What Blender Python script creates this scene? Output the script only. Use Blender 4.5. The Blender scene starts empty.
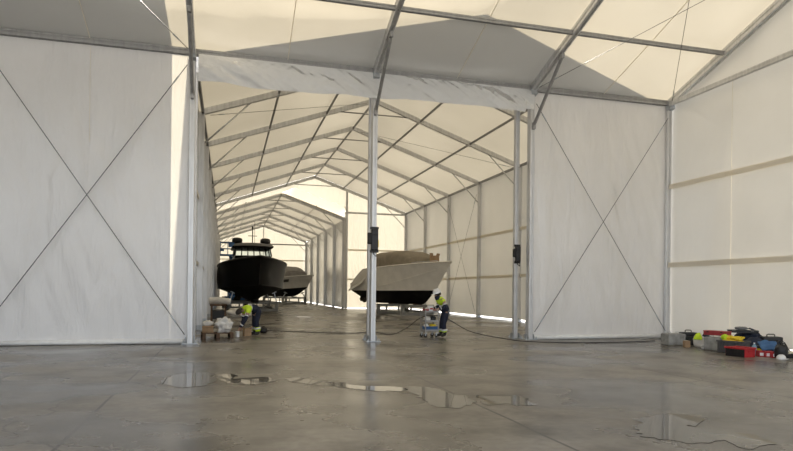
import bpy, bmesh, math, random
from mathutils import Vector, Matrix, noise
random.seed(7)
PI = math.pi
scn = bpy.context.scene
COL = scn.collection

# ------------------------------------------------------------------ camera geometry
FPX, CX, HY, ROLL, YAW, CAMH = 614.0, 396.5, 290.8, math.radians(0.62), math.radians(15.4), 1.473
FW = Vector((math.sin(YAW), math.cos(YAW), 0)); RT = Vector((math.cos(YAW), -math.sin(YAW), 0))
def G(px, py):
    """floor point seen at a pixel of the photograph"""
    dx, dy = px-CX, py-HY
    dx, dy = dx*math.cos(ROLL)+dy*math.sin(ROLL), -dx*math.sin(ROLL)+dy*math.cos(ROLL)
    z = FPX*CAMH/dy
    p = FW*z + RT*(dx/FPX*z)
    return Vector((p.x, p.y, 0))

# ------------------------------------------------------------------ materials
def nodes(name):
    m = bpy.data.materials.new(name); m.use_nodes = True
    nt = m.node_tree; nt.nodes.clear()
    out = nt.nodes.new('ShaderNodeOutputMaterial')
    return m, nt, out
def N(nt, t, **kw):
    n = nt.nodes.new('ShaderNode'+t)
    for k, v in kw.items():
        if k in n.inputs: n.inputs[k].default_value = v
        else: setattr(n, k, v)
    return n
def L(nt, a, b): nt.links.new(a, b)
def rgb(*c): return (c[0], c[1], c[2], 1)

def coords(nt, scale=(1,1,1)):
    tc = N(nt, 'TexCoord'); mp = N(nt, 'Mapping'); mp.inputs['Scale'].default_value = scale
    L(nt, tc.outputs['Object'], mp.inputs['Vector']); return mp.outputs['Vector']

def ramp_noise(nt, vec, scale, lo, hi, p0=.35, p1=.65, detail=4):
    n = N(nt, 'TexNoise'); n.inputs['Scale'].default_value = scale; n.inputs['Detail'].default_value = detail
    L(nt, vec, n.inputs['Vector'])
    r = N(nt, 'ValToRGB'); e = r.color_ramp.elements
    e[0].position, e[1].position = p0, p1; e[0].color, e[1].color = rgb(*lo), rgb(*hi)
    L(nt, n.outputs['Fac'], r.inputs['Fac']); return r.outputs['Color'], n.outputs['Fac']

def plain(name, c, rough=.5, metal=0., var=.12, scale=6., bump=.0, spec=.5, coat=0.):
    m, nt, out = nodes(name)
    b = N(nt, 'BsdfPrincipled'); b.inputs['Roughness'].default_value = rough; b.inputs['Metallic'].default_value = metal
    b.inputs['Specular IOR Level'].default_value = spec; b.inputs['Coat Weight'].default_value = coat
    v = coords(nt)
    c0 = [x*(1-var) for x in c]; c1 = [min(1, x*(1+var)) for x in c]
    col, fac = ramp_noise(nt, v, scale, c0, c1)
    L(nt, col, b.inputs['Base Color'])
    if bump:
        bp = N(nt, 'Bump'); bp.inputs['Strength'].default_value = bump; bp.inputs['Distance'].default_value = .02
        n2 = N(nt, 'TexNoise'); n2.inputs['Scale'].default_value = scale*3; L(nt, v, n2.inputs['Vector'])
        L(nt, n2.outputs['Fac'], bp.inputs['Height']); L(nt, bp.outputs['Normal'], b.inputs['Normal'])
    L(nt, b.outputs[0], out.inputs[0]); return m

def fabric(name, refl, trans, t=.3, gloss=.35, bscale=(1.2,1.2,.25), bump=.25, grough=.35):
    """coated tent canvas: reflects on both sides and lets daylight glow through"""
    m, nt, out = nodes(name)
    v = coords(nt, bscale)
    n = N(nt, 'TexNoise'); n.inputs['Scale'].default_value = 1.6; n.inputs['Detail'].default_value = 5; n.inputs['Distortion'].default_value = .6
    L(nt, v, n.inputs['Vector'])
    bp = N(nt, 'Bump'); bp.inputs['Strength'].default_value = bump; bp.inputs['Distance'].default_value = .12
    L(nt, n.outputs['Fac'], bp.inputs['Height'])
    v2 = coords(nt)
    c, _ = ramp_noise(nt, v2, .5, [x*.93 for x in refl], refl)
    ct, _ = ramp_noise(nt, v2, .35, [x*.9 for x in trans], trans)
    d = N(nt, 'BsdfDiffuse'); L(nt, c, d.inputs['Color']); L(nt, bp.outputs[0], d.inputs['Normal'])
    tr = N(nt, 'BsdfTranslucent'); L(nt, ct, tr.inputs['Color'])
    mx = N(nt, 'MixShader'); mx.inputs[0].default_value = t
    L(nt, d.outputs[0], mx.inputs[1]); L(nt, tr.outputs[0], mx.inputs[2])
    g = N(nt, 'BsdfGlossy'); g.inputs['Roughness'].default_value = grough; L(nt, bp.outputs[0], g.inputs['Normal'])
    fr = N(nt, 'Fresnel'); fr.inputs['IOR'].default_value = 1.35
    mu = N(nt, 'Math', operation='MULTIPLY'); mu.inputs[1].default_value = gloss; L(nt, fr.outputs[0], mu.inputs[0])
    m2 = N(nt, 'MixShader'); L(nt, mu.outputs[0], m2.inputs[0]); L(nt, mx.outputs[0], m2.inputs[1]); L(nt, g.outputs[0], m2.inputs[2])
    L(nt, m2.outputs[0], out.inputs[0]); return m

def floor_mat():
    m, nt, out = nodes('power floated concrete')
    v = coords(nt)
    b = N(nt, 'BsdfPrincipled')
    c1, f1 = ramp_noise(nt, v, .22, (.108,.098,.083), (.215,.203,.183), .3, .7, 6)
    v2 = coords(nt, (1.0, 1.1, 1))
    c2, f2 = ramp_noise(nt, v2, .42, (.58,.57,.56), (1.25,1.20,1.12), .36, .60, 9)
    c3, f3 = ramp_noise(nt, v, 9, (.78,.78,.78), (1.12,1.12,1.12), .3, .7, 6)
    c4, f4 = ramp_noise(nt, v2, 1.3, (.55,.55,.54), (1.1,1.1,1.1), .34, .56, 10)
    def mul(a, bb):
        x = N(nt, 'Mix', data_type='RGBA', blend_type='MULTIPLY'); x.inputs[0].default_value = 1
        L(nt, a, x.inputs[6]); L(nt, bb, x.inputs[7]); return x.outputs[2]
    col = mul(mul(mul(c1, c2), c3), c4)
    # saw-cut joints every 4.66 m
    sx = N(nt, 'SeparateXYZ'); L(nt, v, sx.inputs[0])
    def mth(op, a, bval):
        x = N(nt, 'Math', operation=op)
        if isinstance(a, (int, float)): x.inputs[0].default_value = a
        else: L(nt, a, x.inputs[0])
        if isinstance(bval, (int, float)): x.inputs[1].default_value = bval
        else: L(nt, bval, x.inputs[1])
        return x.outputs[0]
    nz = N(nt, 'TexNoise'); nz.inputs['Scale'].default_value = 1.3; L(nt, v, nz.inputs['Vector'])
    wob = mth('MULTIPLY', mth('SUBTRACT', nz.outputs['Fac'], .5), .03)
    xx = mth('ADD', mth('ADD', sx.outputs[0], 1.5+46.6), wob)
    fr = mth('PINGPONG', xx, 2.33)
    j1 = mth('LESS_THAN', fr, .018)
    yy = mth('ADD', mth('ADD', sx.outputs[1], 46.6-7.6), wob)
    j2 = mth('MULTIPLY', mth('LESS_THAN', mth('PINGPONG', yy, 2.33), .006), .35)
    # hairline cracks
    vo = N(nt, 'TexVoronoi', feature='DISTANCE_TO_EDGE'); vo.inputs['Scale'].default_value = .17
    wv = N(nt, 'TexNoise'); wv.inputs['Scale'].default_value = .9; wv.inputs['Detail'].default_value = 6; L(nt, v, wv.inputs['Vector'])
    ad = N(nt, 'MixRGB', blend_type='ADD'); ad.inputs[0].default_value = .9; L(nt, v, ad.inputs[1]); L(nt, wv.outputs['Color'], ad.inputs[2])
    L(nt, ad.outputs[0], vo.inputs['Vector'])
    ck = mth('MULTIPLY', mth('LESS_THAN', vo.outputs['Distance'], .0024), .75)
    jm = mth('MAXIMUM', mth('MAXIMUM', j1, j2), ck)
    mj = N(nt, 'Mix', data_type='RGBA'); L(nt, jm, mj.inputs[0]); L(nt, col, mj.inputs[6]); mj.inputs[7].default_value = rgb(.055,.05,.045)
    L(nt, mj.outputs[2], b.inputs['Base Color'])
    mr = N(nt, 'MapRange'); mr.inputs[1].default_value = .3; mr.inputs[2].default_value = .7; mr.inputs[3].default_value = .15; mr.inputs[4].default_value = .42
    L(nt, f2, mr.inputs[0]); L(nt, mr.outputs[0], b.inputs['Roughness'])
    b.inputs['Specular IOR Level'].default_value = .5
    bp = N(nt, 'Bump'); bp.inputs['Strength'].default_value = .12; bp.inputs['Distance'].default_value = .01
    L(nt, f3, bp.inputs['Height']); L(nt, bp.outputs[0], b.inputs['Normal'])
    L(nt, b.outputs[0], out.inputs[0]); return m

def alu(name, c=(.72,.72,.72), rough=.38):
    m, nt, out = nodes(name)
    b = N(nt, 'BsdfPrincipled'); b.inputs['Metallic'].default_value = .6
    v = coords(nt, (6, 6, .8))
    col, f = ramp_noise(nt, v, 2.0, [x*.82 for x in c], c)
    L(nt, col, b.inputs['Base Color'])
    mr = N(nt, 'MapRange'); mr.inputs[3].default_value = rough-.08; mr.inputs[4].default_value = rough+.14
    L(nt, f, mr.inputs[0]); L(nt, mr.outputs[0], b.inputs['Roughness'])
    L(nt, b.outputs[0], out.inputs[0]); return m

def glass_mat(name, tint=(.9,.95,.97)):
    m, nt, out = nodes(name)
    t = N(nt, 'BsdfTransparent'); t.inputs[0].default_value = rgb(*tint)
    g = N(nt, 'BsdfGlossy'); g.inputs['Roughness'].default_value = .05
    fr = N(nt, 'Fresnel'); fr.inputs[0].default_value = 1.45
    mx = N(nt, 'MixShader'); L(nt, fr.outputs[0], mx.inputs[0]); L(nt, t.outputs[0], mx.inputs[1]); L(nt, g.outputs[0], mx.inputs[2])
    L(nt, mx.outputs[0], out.inputs[0]); return m

def water_mat():
    m, nt, out = nodes('shallow rain water on concrete')
    b = N(nt, 'BsdfPrincipled'); b.inputs['Roughness'].default_value = .015; b.inputs['IOR'].default_value = 1.33
    b.inputs['Specular IOR Level'].default_value = .42
    v = coords(nt)
    col, f = ramp_noise(nt, v, 1.2, (.09,.082,.068), (.16,.148,.125))
    L(nt, col, b.inputs['Base Color'])
    n2 = N(nt, 'TexNoise'); n2.inputs['Scale'].default_value = 3; L(nt, v, n2.inputs['Vector'])
    bp = N(nt, 'Bump'); bp.inputs['Strength'].default_value = .015; bp.inputs['Distance'].default_value = .01
    L(nt, n2.outputs['Fac'], bp.inputs['Height']); L(nt, bp.outputs[0], b.inputs['Normal'])
    L(nt, b.outputs[0], out.inputs[0]); return m

M = {}
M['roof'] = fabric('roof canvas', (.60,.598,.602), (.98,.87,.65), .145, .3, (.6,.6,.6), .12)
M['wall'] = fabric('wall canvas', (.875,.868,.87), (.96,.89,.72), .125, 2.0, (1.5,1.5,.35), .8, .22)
M['wallmatt'] = fabric('matt wall canvas', (.86,.852,.845), (.96,.89,.72), .125, .3, (1.3,1.3,.35), .12, .4)
M['valance'] = fabric('glossy valance sheet', (.78,.79,.80), (.9,.88,.8), .15, 2.2, (2.2,2.2,3.2), .25, .22)
M['band'] = fabric('doubled canvas seam band', (.90,.87,.80), (.95,.88,.72), .35, .2)
M['alu'] = alu('anodised aluminium')
M['alu_dark'] = alu('dark aluminium', (.40,.40,.40), .5)  # darker copy of the metal; on the eave beam it paints in the shade
M['steel'] = alu('galvanised steel', (.50,.53,.56), .42)
M['cable'] = plain('steel wire rope', (.16,.16,.16), .5, .6)
M['floor'] = floor_mat()
M['water'] = water_mat()
M['apron'] = plain('pale light-bouncing concrete yard', (.50,.48,.44), .8, 0, .12, .4)  # yard made pale on purpose, to bounce daylight onto walls and roof
M['black'] = plain('black plastic', (.014,.014,.015), .45)
M['rubber'] = plain('black rubber', (.02,.02,.02), .7)
M['hullblack'] = plain('black hull paint', (.004,.004,.005), .3, 0, .1, 2, spec=.08)
M['antifoul'] = plain('black antifouling paint', (.008,.008,.009), .65, spec=.2)
M['hullwhite'] = plain('grey white gelcoat', (.86,.83,.77), .25, 0, .05, 2)
M['deck'] = plain('cream deck', (.60,.57,.50), .5)
M['hullgrey'] = plain('pale grey gelcoat', (.50,.49,.47), .25, 0, .05, 2)
M['canvas'] = plain('taupe boat cover canvas', (.26,.225,.175), .85, 0, .12, 3, .3)
M['canvasgrey'] = plain('grey boat cover canvas', (.20,.19,.18), .85, 0, .12, 3, .3)
M['tarp'] = plain('silver tarpaulin', (.52,.50,.47), .35, 0, .15, 3, .5)
M['blue'] = plain('blue machine paint', (.03,.10,.26), .4)
M['glass'] = glass_mat('cabin glass', (.80,.90,.93))
M['paint'] = plain('grey painted steel', (.30,.30,.285), .55)
M['timber'] = plain('weathered pallet timber', (.12,.072,.045), .8, 0, .3, 12, .3)
M['card'] = plain('brown cardboard', (.36,.24,.14), .8, 0, .12, 8)
M['whitecloth'] = plain('white dust sheet', (.74,.72,.68), .8, 0, .06, 5, .3)
M['whitepl'] = plain('white plastic', (.80,.80,.79), .4, 0, .04)
M['hivis'] = plain('fluorescent yellow cloth', (.58,.80,.03), .75, 0, .1, 9, .3)
M['navy'] = plain('navy work cloth', (.012,.016,.035), .85, 0, .2, 9, .3)
M['reflect'] = plain('silver reflective tape', (.72,.73,.76), .35, .2, .05)
M['skin'] = plain('skin', (.42,.26,.19), .55, 0, .06)
M['hair'] = plain('dark hair', (.02,.014,.01), .6)
M['boot'] = plain('black work boots', (.014,.013,.012), .6)
M['concrete'] = plain('cast concrete', (.30,.30,.285), .9, 0, .2, 7, .4)
M['red'] = plain('red plastic', (.45,.025,.03), .45, 0, .12)
M['redcase'] = plain('dull red case', (.33,.04,.045), .5, 0, .12)
M['yellow'] = plain('yellow nylon strap', (.75,.55,.03), .65, 0, .12)
M['greycrate'] = plain('dark grey plastic', (.075,.075,.078), .5)
M['greypl'] = plain('mid grey plastic', (.17,.17,.17), .55)
M['bluecloth'] = plain('blue cloth', (.05,.13,.28), .8, 0, .15, 6, .3)
M['navybag'] = plain('dark blue nylon', (.015,.022,.045), .7, 0, .2, 8, .3)
M['bottle'] = plain('pale blue bottle plastic', (.25,.40,.52), .12, 0, .1)
M['cream'] = plain('cream plastic', (.68,.62,.45), .5, 0, .06)
M['pink'] = plain('dull bronze', (.10,.075,.05), .5, .6)

# ------------------------------------------------------------------ mesh helpers
class MB:
    def __init__(s): s.bm = bmesh.new()
    def box(s, c, d, rz=0, bev=0., rx=0, ry=0, seg=2):
        r = bmesh.ops.create_cube(s.bm, size=1); vs = r['verts']
        bmesh.ops.scale(s.bm, vec=d, verts=vs)
        if bev > 0:
            es = list({e for v in vs for e in v.link_edges})
            rr = bmesh.ops.bevel(s.bm, geom=es, offset=bev, segments=seg, affect='EDGES', profile=.5)
            vs = list({v for f in rr['faces'] for v in f.verts} | {v for v in vs if v.is_valid})
        mt = Matrix.Translation(c) @ Matrix.Rotation(rz, 4, 'Z') @ Matrix.Rotation(ry, 4, 'Y') @ Matrix.Rotation(rx, 4, 'X')
        bmesh.ops.transform(s.bm, matrix=mt, verts=vs); return vs
    def bar(s, p0, p1, w, h, bev=0., up=(0,0,1)):
        p0, p1 = Vector(p0), Vector(p1); d = p1-p0; ln = d.length; d.normalize()
        u = Vector(up)
        if abs(d.dot(u)) > .99: u = Vector((0,1,0))
        x = d.cross(u).normalized(); z = x.cross(d)
        vs = s.box((0,0,0), (w, ln, h), 0, bev, seg=1)
        mt = Matrix((( x.x, d.x, z.x, (p0.x+p1.x)/2), (x.y, d.y, z.y, (p0.y+p1.y)/2), (x.z, d.z, z.z, (p0.z+p1.z)/2), (0,0,0,1)))
        bmesh.ops.transform(s.bm, matrix=mt, verts=vs); return vs
    def profile(s, p0, p1, w, h, up=(0,0,1)):
        """extruded aluminium section with keder grooves in its narrow faces"""
        p0, p1 = Vector(p0), Vector(p1); d = (p1-p0).normalized(); u = Vector(up)
        x = d.cross(u).normalized(); z = x.cross(d)
        g = min(w, h)*.14; a, b = w/2, h/2; c = .012
        pts = [(-a+c,-b),(-g,-b),(-g,-b+g*1.2),(g,-b+g*1.2),(g,-b),(a-c,-b),(a,-b+c),(a,-g),(a-g*.8,-g),(a-g*.8,g),(a,g),(a,b-c),(a-c,b),(g,b),(g,b-g*1.2),(-g,b-g*1.2),(-g,b),(-a+c,b),(-a,b-c),(-a,g),(-a+g*.8,g),(-a+g*.8,-g),(-a,-g),(-a,-b+c)]
        r0 = [s.bm.verts.new(p0+x*i+z*j) for i, j in pts]; r1 = [s.bm.verts.new(p1+x*i+z*j) for i, j in pts]
        n = len(pts)
        for i in range(n): s.bm.faces.new((r0[i], r0[(i+1)%n], r1[(i+1)%n], r1[i]))
        s.bm.faces.new(r0[::-1]); s.bm.faces.new(r1)
    def tube(s, path, r, n=8, cap=True):
        path = [Vector(p) for p in path]; rings = []
        for i, p in enumerate(path):
            t = (path[min(i+1, len(path)-1)]-path[max(i-1, 0)])
            t = t.normalized() if t.length > 1e-9 else Vector((0,0,1))
            up = Vector((0,0,1)) if abs(t.z) < .95 else Vector((0,1,0))
            x = t.cross(up).normalized(); y = t.cross(x)
            rr = r[i] if isinstance(r, (list, tuple)) else r
            rings.append([s.bm.verts.new(p+(x*math.cos(2*PI*k/n)+y*math.sin(2*PI*k/n))*rr) for k in range(n)])
        for a, b in zip(rings, rings[1:]):
            for k in range(n): s.bm.faces.new((a[k], a[(k+1)%n], b[(k+1)%n], b[k]))
        if cap: s.bm.faces.new(rings[0][::-1]); s.bm.faces.new(rings[-1])
    def lathe(s, prof, c=(0,0,0), n=20, mt=None):
        c = Vector(c); rings = []; allv = []
        for r, z in prof:
            ring = [s.bm.verts.new(c+Vector((max(r,1e-4)*math.cos(2*PI*k/n), max(r,1e-4)*math.sin(2*PI*k/n), z))) for k in range(n)]
            rings.append(ring); allv += ring
        for a, b in zip(rings, rings[1:]):
            for k in range(n): s.bm.faces.new((a[k], a[(k+1)%n], b[(k+1)%n], b[k]))
        s.bm.faces.new(rings[0][::-1]); s.bm.faces.new(rings[-1])
        if mt is not None: bmesh.ops.transform(s.bm, matrix=mt, verts=allv)
        return allv
    def grid(s, fn, nu, nv):
        """surface through fn(u, v), u and v in 0..1"""
        vs = [[s.bm.verts.new(fn(i/nu, j/nv)) for j in range(nv+1)] for i in range(nu+1)]
        for i in range(nu):
            for j in range(nv): s.bm.faces.new((vs[i][j], vs[i+1][j], vs[i+1][j+1], vs[i][j+1]))
        return vs
    def blob(s, c, d, amp=.18, freq=2.5, sub=3, seed=0, flat=True, rz=0):
        r = bmesh.ops.create_icosphere(s.bm, subdivisions=sub, radius=1)
        R = Matrix.Rotation(rz, 3, 'Z')
        for v in r['verts']:
            p = v.co.copy()
            k = 1+amp*noise.noise(p*freq+Vector((seed*3.1, seed, 0)))*1.6 + amp*.5*noise.noise(p*freq*2.7+Vector((seed, 0, seed)))
            q = Vector((math.copysign(abs(p.x)**.8, p.x), math.copysign(abs(p.y)**.8, p.y), math.copysign(abs(p.z)**.85, p.z)))*k
            q = Vector((q.x*d[0]/2, q.y*d[1]/2, q.z*d[2]/2))
            if flat and q.z < -d[2]*.42: q.z = -d[2]*.42
            v.co = R @ q + Vector((c[0], c[1], c[2]+d[2]*.42))
    def build(s, name, mat, parent=None, smooth=False, auto=None, loc=None):
        bmesh.ops.remove_doubles(s.bm, verts=s.bm.verts, dist=1e-5)
        bmesh.ops.recalc_face_normals(s.bm, faces=s.bm.faces)
        me = bpy.data.meshes.new(name); s.bm.to_mesh(me); s.bm.free()
        me.materials.append(M[mat] if isinstance(mat, str) else mat)
        if smooth or auto:
            for p in me.polygons: p.use_smooth = True
            if auto: me.set_sharp_from_angle(angle=math.radians(auto))
        o = bpy.data.objects.new(name, me); COL.objects.link(o)
        if parent is not None: o.parent = parent
        if loc is not None: o.location = loc
        return o

def tag(o, label=None, cat=None, group=None, kind=None):
    if label: o['label'] = label
    if cat: o['category'] = cat
    if group: o['group'] = group
    if kind: o['kind'] = kind
    return o
def empty(name, loc, label, cat, group=None, rz=0):
    o = bpy.data.objects.new(name, None); COL.objects.link(o); o.location = loc; o.rotation_euler = (0,0,rz)
    o.empty_display_size = .2
    return tag(o, label, cat, group)
def struct(o): o['kind'] = 'structure'; return o

# ------------------------------------------------------------------ the place: sizes
XL, XR = -.95, 14.05                      # rear tent side walls
POSTX = [-5.95, -.95, 4.05, 9.05, 14.05]  # frames of the front hall
YP = 17.3                                 # partition between front hall and rear tent
EH, SL = 7.75, .347                       # eave height and roof slope
YF, YO = 9.8, 2.3                         # ridge and open eave of the front hall
Y1 = [17.85+5.075*k for k in range(7)]    # rear tent frames
XM = (XL+XR)/2; AP = EH+SL*7.5
B2L, B2R, B2E = -.95, 8.95, 7.15          # narrower far tent
B2M = (B2L+B2R)/2; B2A = B2E+SL*(B2R-B2L)/2
Y2 = [48.30+5.0*k for k in range(6)]

# ---- floor
b = MB(); b.grid(lambda u, v: Vector((-21.2+35.6*u, 1.6+78.2*v, 0)), 12, 26)
struct(b.build('floor', 'floor'))
b = MB(); b.grid(lambda u, v: Vector((-110+220*u, -110+240*v, -.03)), 14, 15)
struct(b.build('ground', 'apron'))

def wob(p, amp, f): return amp*noise.noise(Vector(p)*f) + amp*.4*noise.noise(Vector(p)*f*2.9)

# ---- roof canvas
def roof_sheet(name, x0, x1, y0, y1, zfn, frames, axis, n=(40,24), sag=.05):
    def fn(u, v):
        x = x0+(x1-x0)*u; y = y0+(y1-y0)*v
        q = (x if axis == 'X' else y); s = 0
        for a, c in zip(frames, frames[1:]):
            if a <= q <= c: s = math.sin(PI*(q-a)/(c-a))
        return Vector((x, y, zfn(x, y)-sag*s*.6+s*wob((x, y, 0), .02, .8)))
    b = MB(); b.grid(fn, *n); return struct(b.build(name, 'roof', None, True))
FX = [-20.95, -15.95, -10.95]+POSTX
RT_ = .13   # canvas lies on top of the rafters
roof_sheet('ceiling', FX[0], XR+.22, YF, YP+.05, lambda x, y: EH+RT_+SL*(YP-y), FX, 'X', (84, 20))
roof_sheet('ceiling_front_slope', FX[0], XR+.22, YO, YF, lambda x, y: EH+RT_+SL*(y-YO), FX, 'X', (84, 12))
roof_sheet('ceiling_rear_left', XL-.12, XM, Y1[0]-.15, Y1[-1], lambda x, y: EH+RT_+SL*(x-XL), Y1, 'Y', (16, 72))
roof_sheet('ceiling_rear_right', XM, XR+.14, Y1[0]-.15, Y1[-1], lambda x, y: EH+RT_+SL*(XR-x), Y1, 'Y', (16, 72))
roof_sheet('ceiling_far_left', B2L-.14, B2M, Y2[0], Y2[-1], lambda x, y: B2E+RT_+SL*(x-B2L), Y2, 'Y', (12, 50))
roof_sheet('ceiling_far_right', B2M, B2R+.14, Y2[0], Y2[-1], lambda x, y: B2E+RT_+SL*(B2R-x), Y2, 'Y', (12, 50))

# ---- wall canvas
def wall_sheet(name, p0, p1, z0, z1, mat='wall', n=(30, 40), amp=.018, parent=None, zt=None, frames=None):
    p0, p1 = Vector(p0), Vector(p1); d = (p1-p0); nn = Vector((-d.y, d.x, 0)).normalized()
    ln = d.length
    def fn(u, v):
        p = p0+d*u; top = z1 if zt is None else zt(u)
        z = z0+(top-z0)*v
        e = math.sin(PI*min(1, max(0, u)))**.5 if not frames else math.sin(PI*u*frames)**2
        ev = min(1, v*6+.2)*min(1, (1-v)*6)
        a = amp*noise.noise(Vector((u*ln*1.1, z*.28, p0.x)))*1.7 + amp*.8*noise.noise(Vector((u*ln*2.6+z*.8, z*.5, 3+p0.y))) + amp*.5*abs(noise.noise(Vector((u*ln*4.5+z*1.6, z*.7, 7))))
        return p+nn*(a*e*ev)+Vector((0,0,z))
    b = MB(); b.grid(fn, *n); o = b.build(name, mat, parent, True); return struct(o)
wall_sheet('wall_front_left', (-5.95, YP, 0), (-1.02, YP, 0), .06, EH-.05, n=(100, 100), amp=.05)
wall_sheet('wall_front_far_left', (-20.95, YP, 0), (-5.95, YP, 0), .06, EH-.05, n=(30, 20))
wall_sheet('wall_front_right', (9.12, YP, 0), (13.98, YP, 0), .06, EH-.05, n=(80, 90), amp=.022)
wall_sheet('wall_right', (XR+.14, YO, 0), (XR+.14, YP, 0), .05, EH-.02, n=(60, 40), amp=.003, frames=2, mat='wallmatt')
wall_sheet('wall_left', (FX[0], YO, 0), (FX[0], YP, 0), .05, EH, n=(20, 20))
# gable infill above the right wall and its twin at the far end of the hall
def gab(u): return EH+.08+SL*7.5*(1-abs(2*u-1))
wall_sheet('wall_right_gable', (XR+.15, YO, 0), (XR+.15, YP, 0), EH+.02, 0, n=(90, 10), amp=.004, zt=gab, frames=30, mat='wallmatt')
wall_sheet('wall_left_gable', (FX[0], YO, 0), (FX[0], YP, 0), EH, 0, n=(20, 8), zt=gab)
# rear tent
wall_sheet('wall_rear_right', (XR+.09, Y1[0], 0), (XR+.09, Y1[-1], 0), .11, EH+.05, n=(120, 36), amp=.014, frames=6, mat='wallmatt')
wall_sheet('wall_rear_left', (XL-.09, Y1[0], 0), (XL-.09, Y1[-1], 0), .03, EH+.05, n=(120, 30), amp=.03, frames=6)
wall_sheet('wall_rear_gable', (XL, Y1[0]-.13, 0), (XR, Y1[0]-.13, 0), EH-.35, 0, n=(40, 10), zt=lambda u: EH+.1+SL*7.5*(1-abs(2*u-1)))
wall_sheet('wall_rear_end', (B2R, Y1[-1]+.06, 0), (XR+.05, Y1[-1]+.06, 0), .08, EH, n=(30, 30), amp=.012)
def endgab(u):   # gable strip above the far tent roof
    x = XL+(XR-XL)*u; return EH+.1+SL*(7.5-abs(x-XM))
HX0, HX1 = 5.0, 9.05                     # short raised hood over the mouth of the far tent
def endlow(u):
    x = XL+(XR-XL)*u; z = B2E+RT_+SL*((B2R-B2L)/2-abs(x-B2M))
    if x >= HX1: return EH
    if x >= HX0: return 8.10+.33*(HX1-x)
    if x > B2M: k_ = (x-B2M)/(HX0-B2M); return (B2A+RT_)*(1-k_)+(8.10+.33*(HX1-HX0))*k_
    return z
b = MB()
b.grid(lambda u, v: Vector((HX0+(HX1-HX0)*u, Y1[-1]+.06, 8.10+.33*(HX1-HX0)*(1-u))).lerp(Vector((B2M+(B2R-B2M+.1)*u, Y2[0]+.5, B2A+RT_+.02-(B2A-B2E)*u)), v), 16, 6)
struct(b.build('ceiling_far_hood', 'roof', None, True))
b = MB()
b.grid(lambda u, v: Vector((XL+(XR-XL)*u, Y1[-1]+.06+.01*math.sin(u*90), endlow(u)+(max(endgab(u), endlow(u)+.01)-endlow(u))*v)), 90, 5)
struct(b.build('wall_rear_end_gable', 'wall', None, True))
wall_sheet('wall_far_right', (B2R+.08, Y2[0], 0), (B2R+.08, Y2[-1], 0), .05, B2E+.16, n=(96, 24), amp=.008, frames=6)
wall_sheet('wall_far_left', (B2L-.08, Y2[0], 0), (B2L-.08, Y2[-1], 0), .05, B2E+.16, n=(96, 24), amp=.03, frames=6)
wall_sheet('wall_far_end', (B2L, Y2[-1]+.05, 0), (B2R, Y2[-1]+.05, 0), .08, 0, n=(40, 30), zt=lambda u: B2E+.12+SL*(B2R-B2L)/2*(1-abs(2*u-1)))

# seam bands on the walls (doubled canvas)
def band(name, p0, p1, z0, z1=None, w=.13, off=(0,0), th=.006):
    z1 = z0 if z1 is None else z1
    b = MB(); b.bar((p0[0]+off[0], p0[1]+off[1], z0), (p1[0]+off[0], p1[1]+off[1], z1), th, w)
    return struct(b.build(name, 'band'))
k = 0
for z in (2.42, 5.0): k += 1; band(f'trim_{k}', (XR, YO+.2), (XR, YP-.1), z, None, .16, (-.005, 0))
for z in (2.3, 4.65): k += 1; band(f'trim_{k}', (XR, Y1[0]+.2), (XR, Y1[-1]), z, None, .15, (.03, 0))
for z in (2.35, 4.7): k += 1; band(f'trim_{k}', (B2R+.1, Y1[-1]), (XR, Y1[-1]), z, None, .13, (0, .03))
for z in (2.35, 4.7): k += 1; band(f'trim_{k}', (XL, Y1[0]+.2), (XL, Y1[-1]), z, None, .13, (-.05, 0))
for z in (2.4, 4.9): k += 1; band(f'trim_{k}', (B2L+.1, Y2[-1]), (B2R-.1, Y2[-1]), z, None, .14, (0, 0))
# stitched mid-bay seams of the front hall canvas, running up wall and roof
def seam(name, pts, r=.007):
    b = MB(); b.tube(pts, r, 5); return struct(b.build(name, 'band'))
for X in (-3.45, 1.55, 6.55, 11.55):
    k += 1; seam(f'trim_{k}', [(X, YP-.05, EH+RT_-.05), (X, 14.8, EH+RT_-.07+SL*(YP-14.8)), (X, YF+.1, EH+RT_-.06+SL*(YP-YF))], .012)
k += 1; seam(f'trim_{k}', [(XR+.01, 14.6, .1), (XR+.01, 14.6, EH-.1)], .006)
k += 1; seam(f'trim_{k}', [(-3.45, YP-.02, EH-.1), (-3.45, YP-.025, 5.2)], .006)

# white tubes the wall canvas is weighted with
def base_tube(name, p0, p1, mat='whitepl', r=.065):
    b = MB(); b.tube([p0, p1], r, 12); return struct(b.build(name, mat, None, True))
base_tube('baseboard_left', (-5.9, YP-.05, .07), (-1.1, YP-.05, .07))
base_tube('baseboard_right', (9.2, YP-.05, .07), (13.9, YP-.05, .07))
base_tube('baseboard_rear', (XR+.02, Y1[0]+.15, .14), (XR+.02, Y1[-1]-.1, .14), 'alu', .03)

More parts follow.
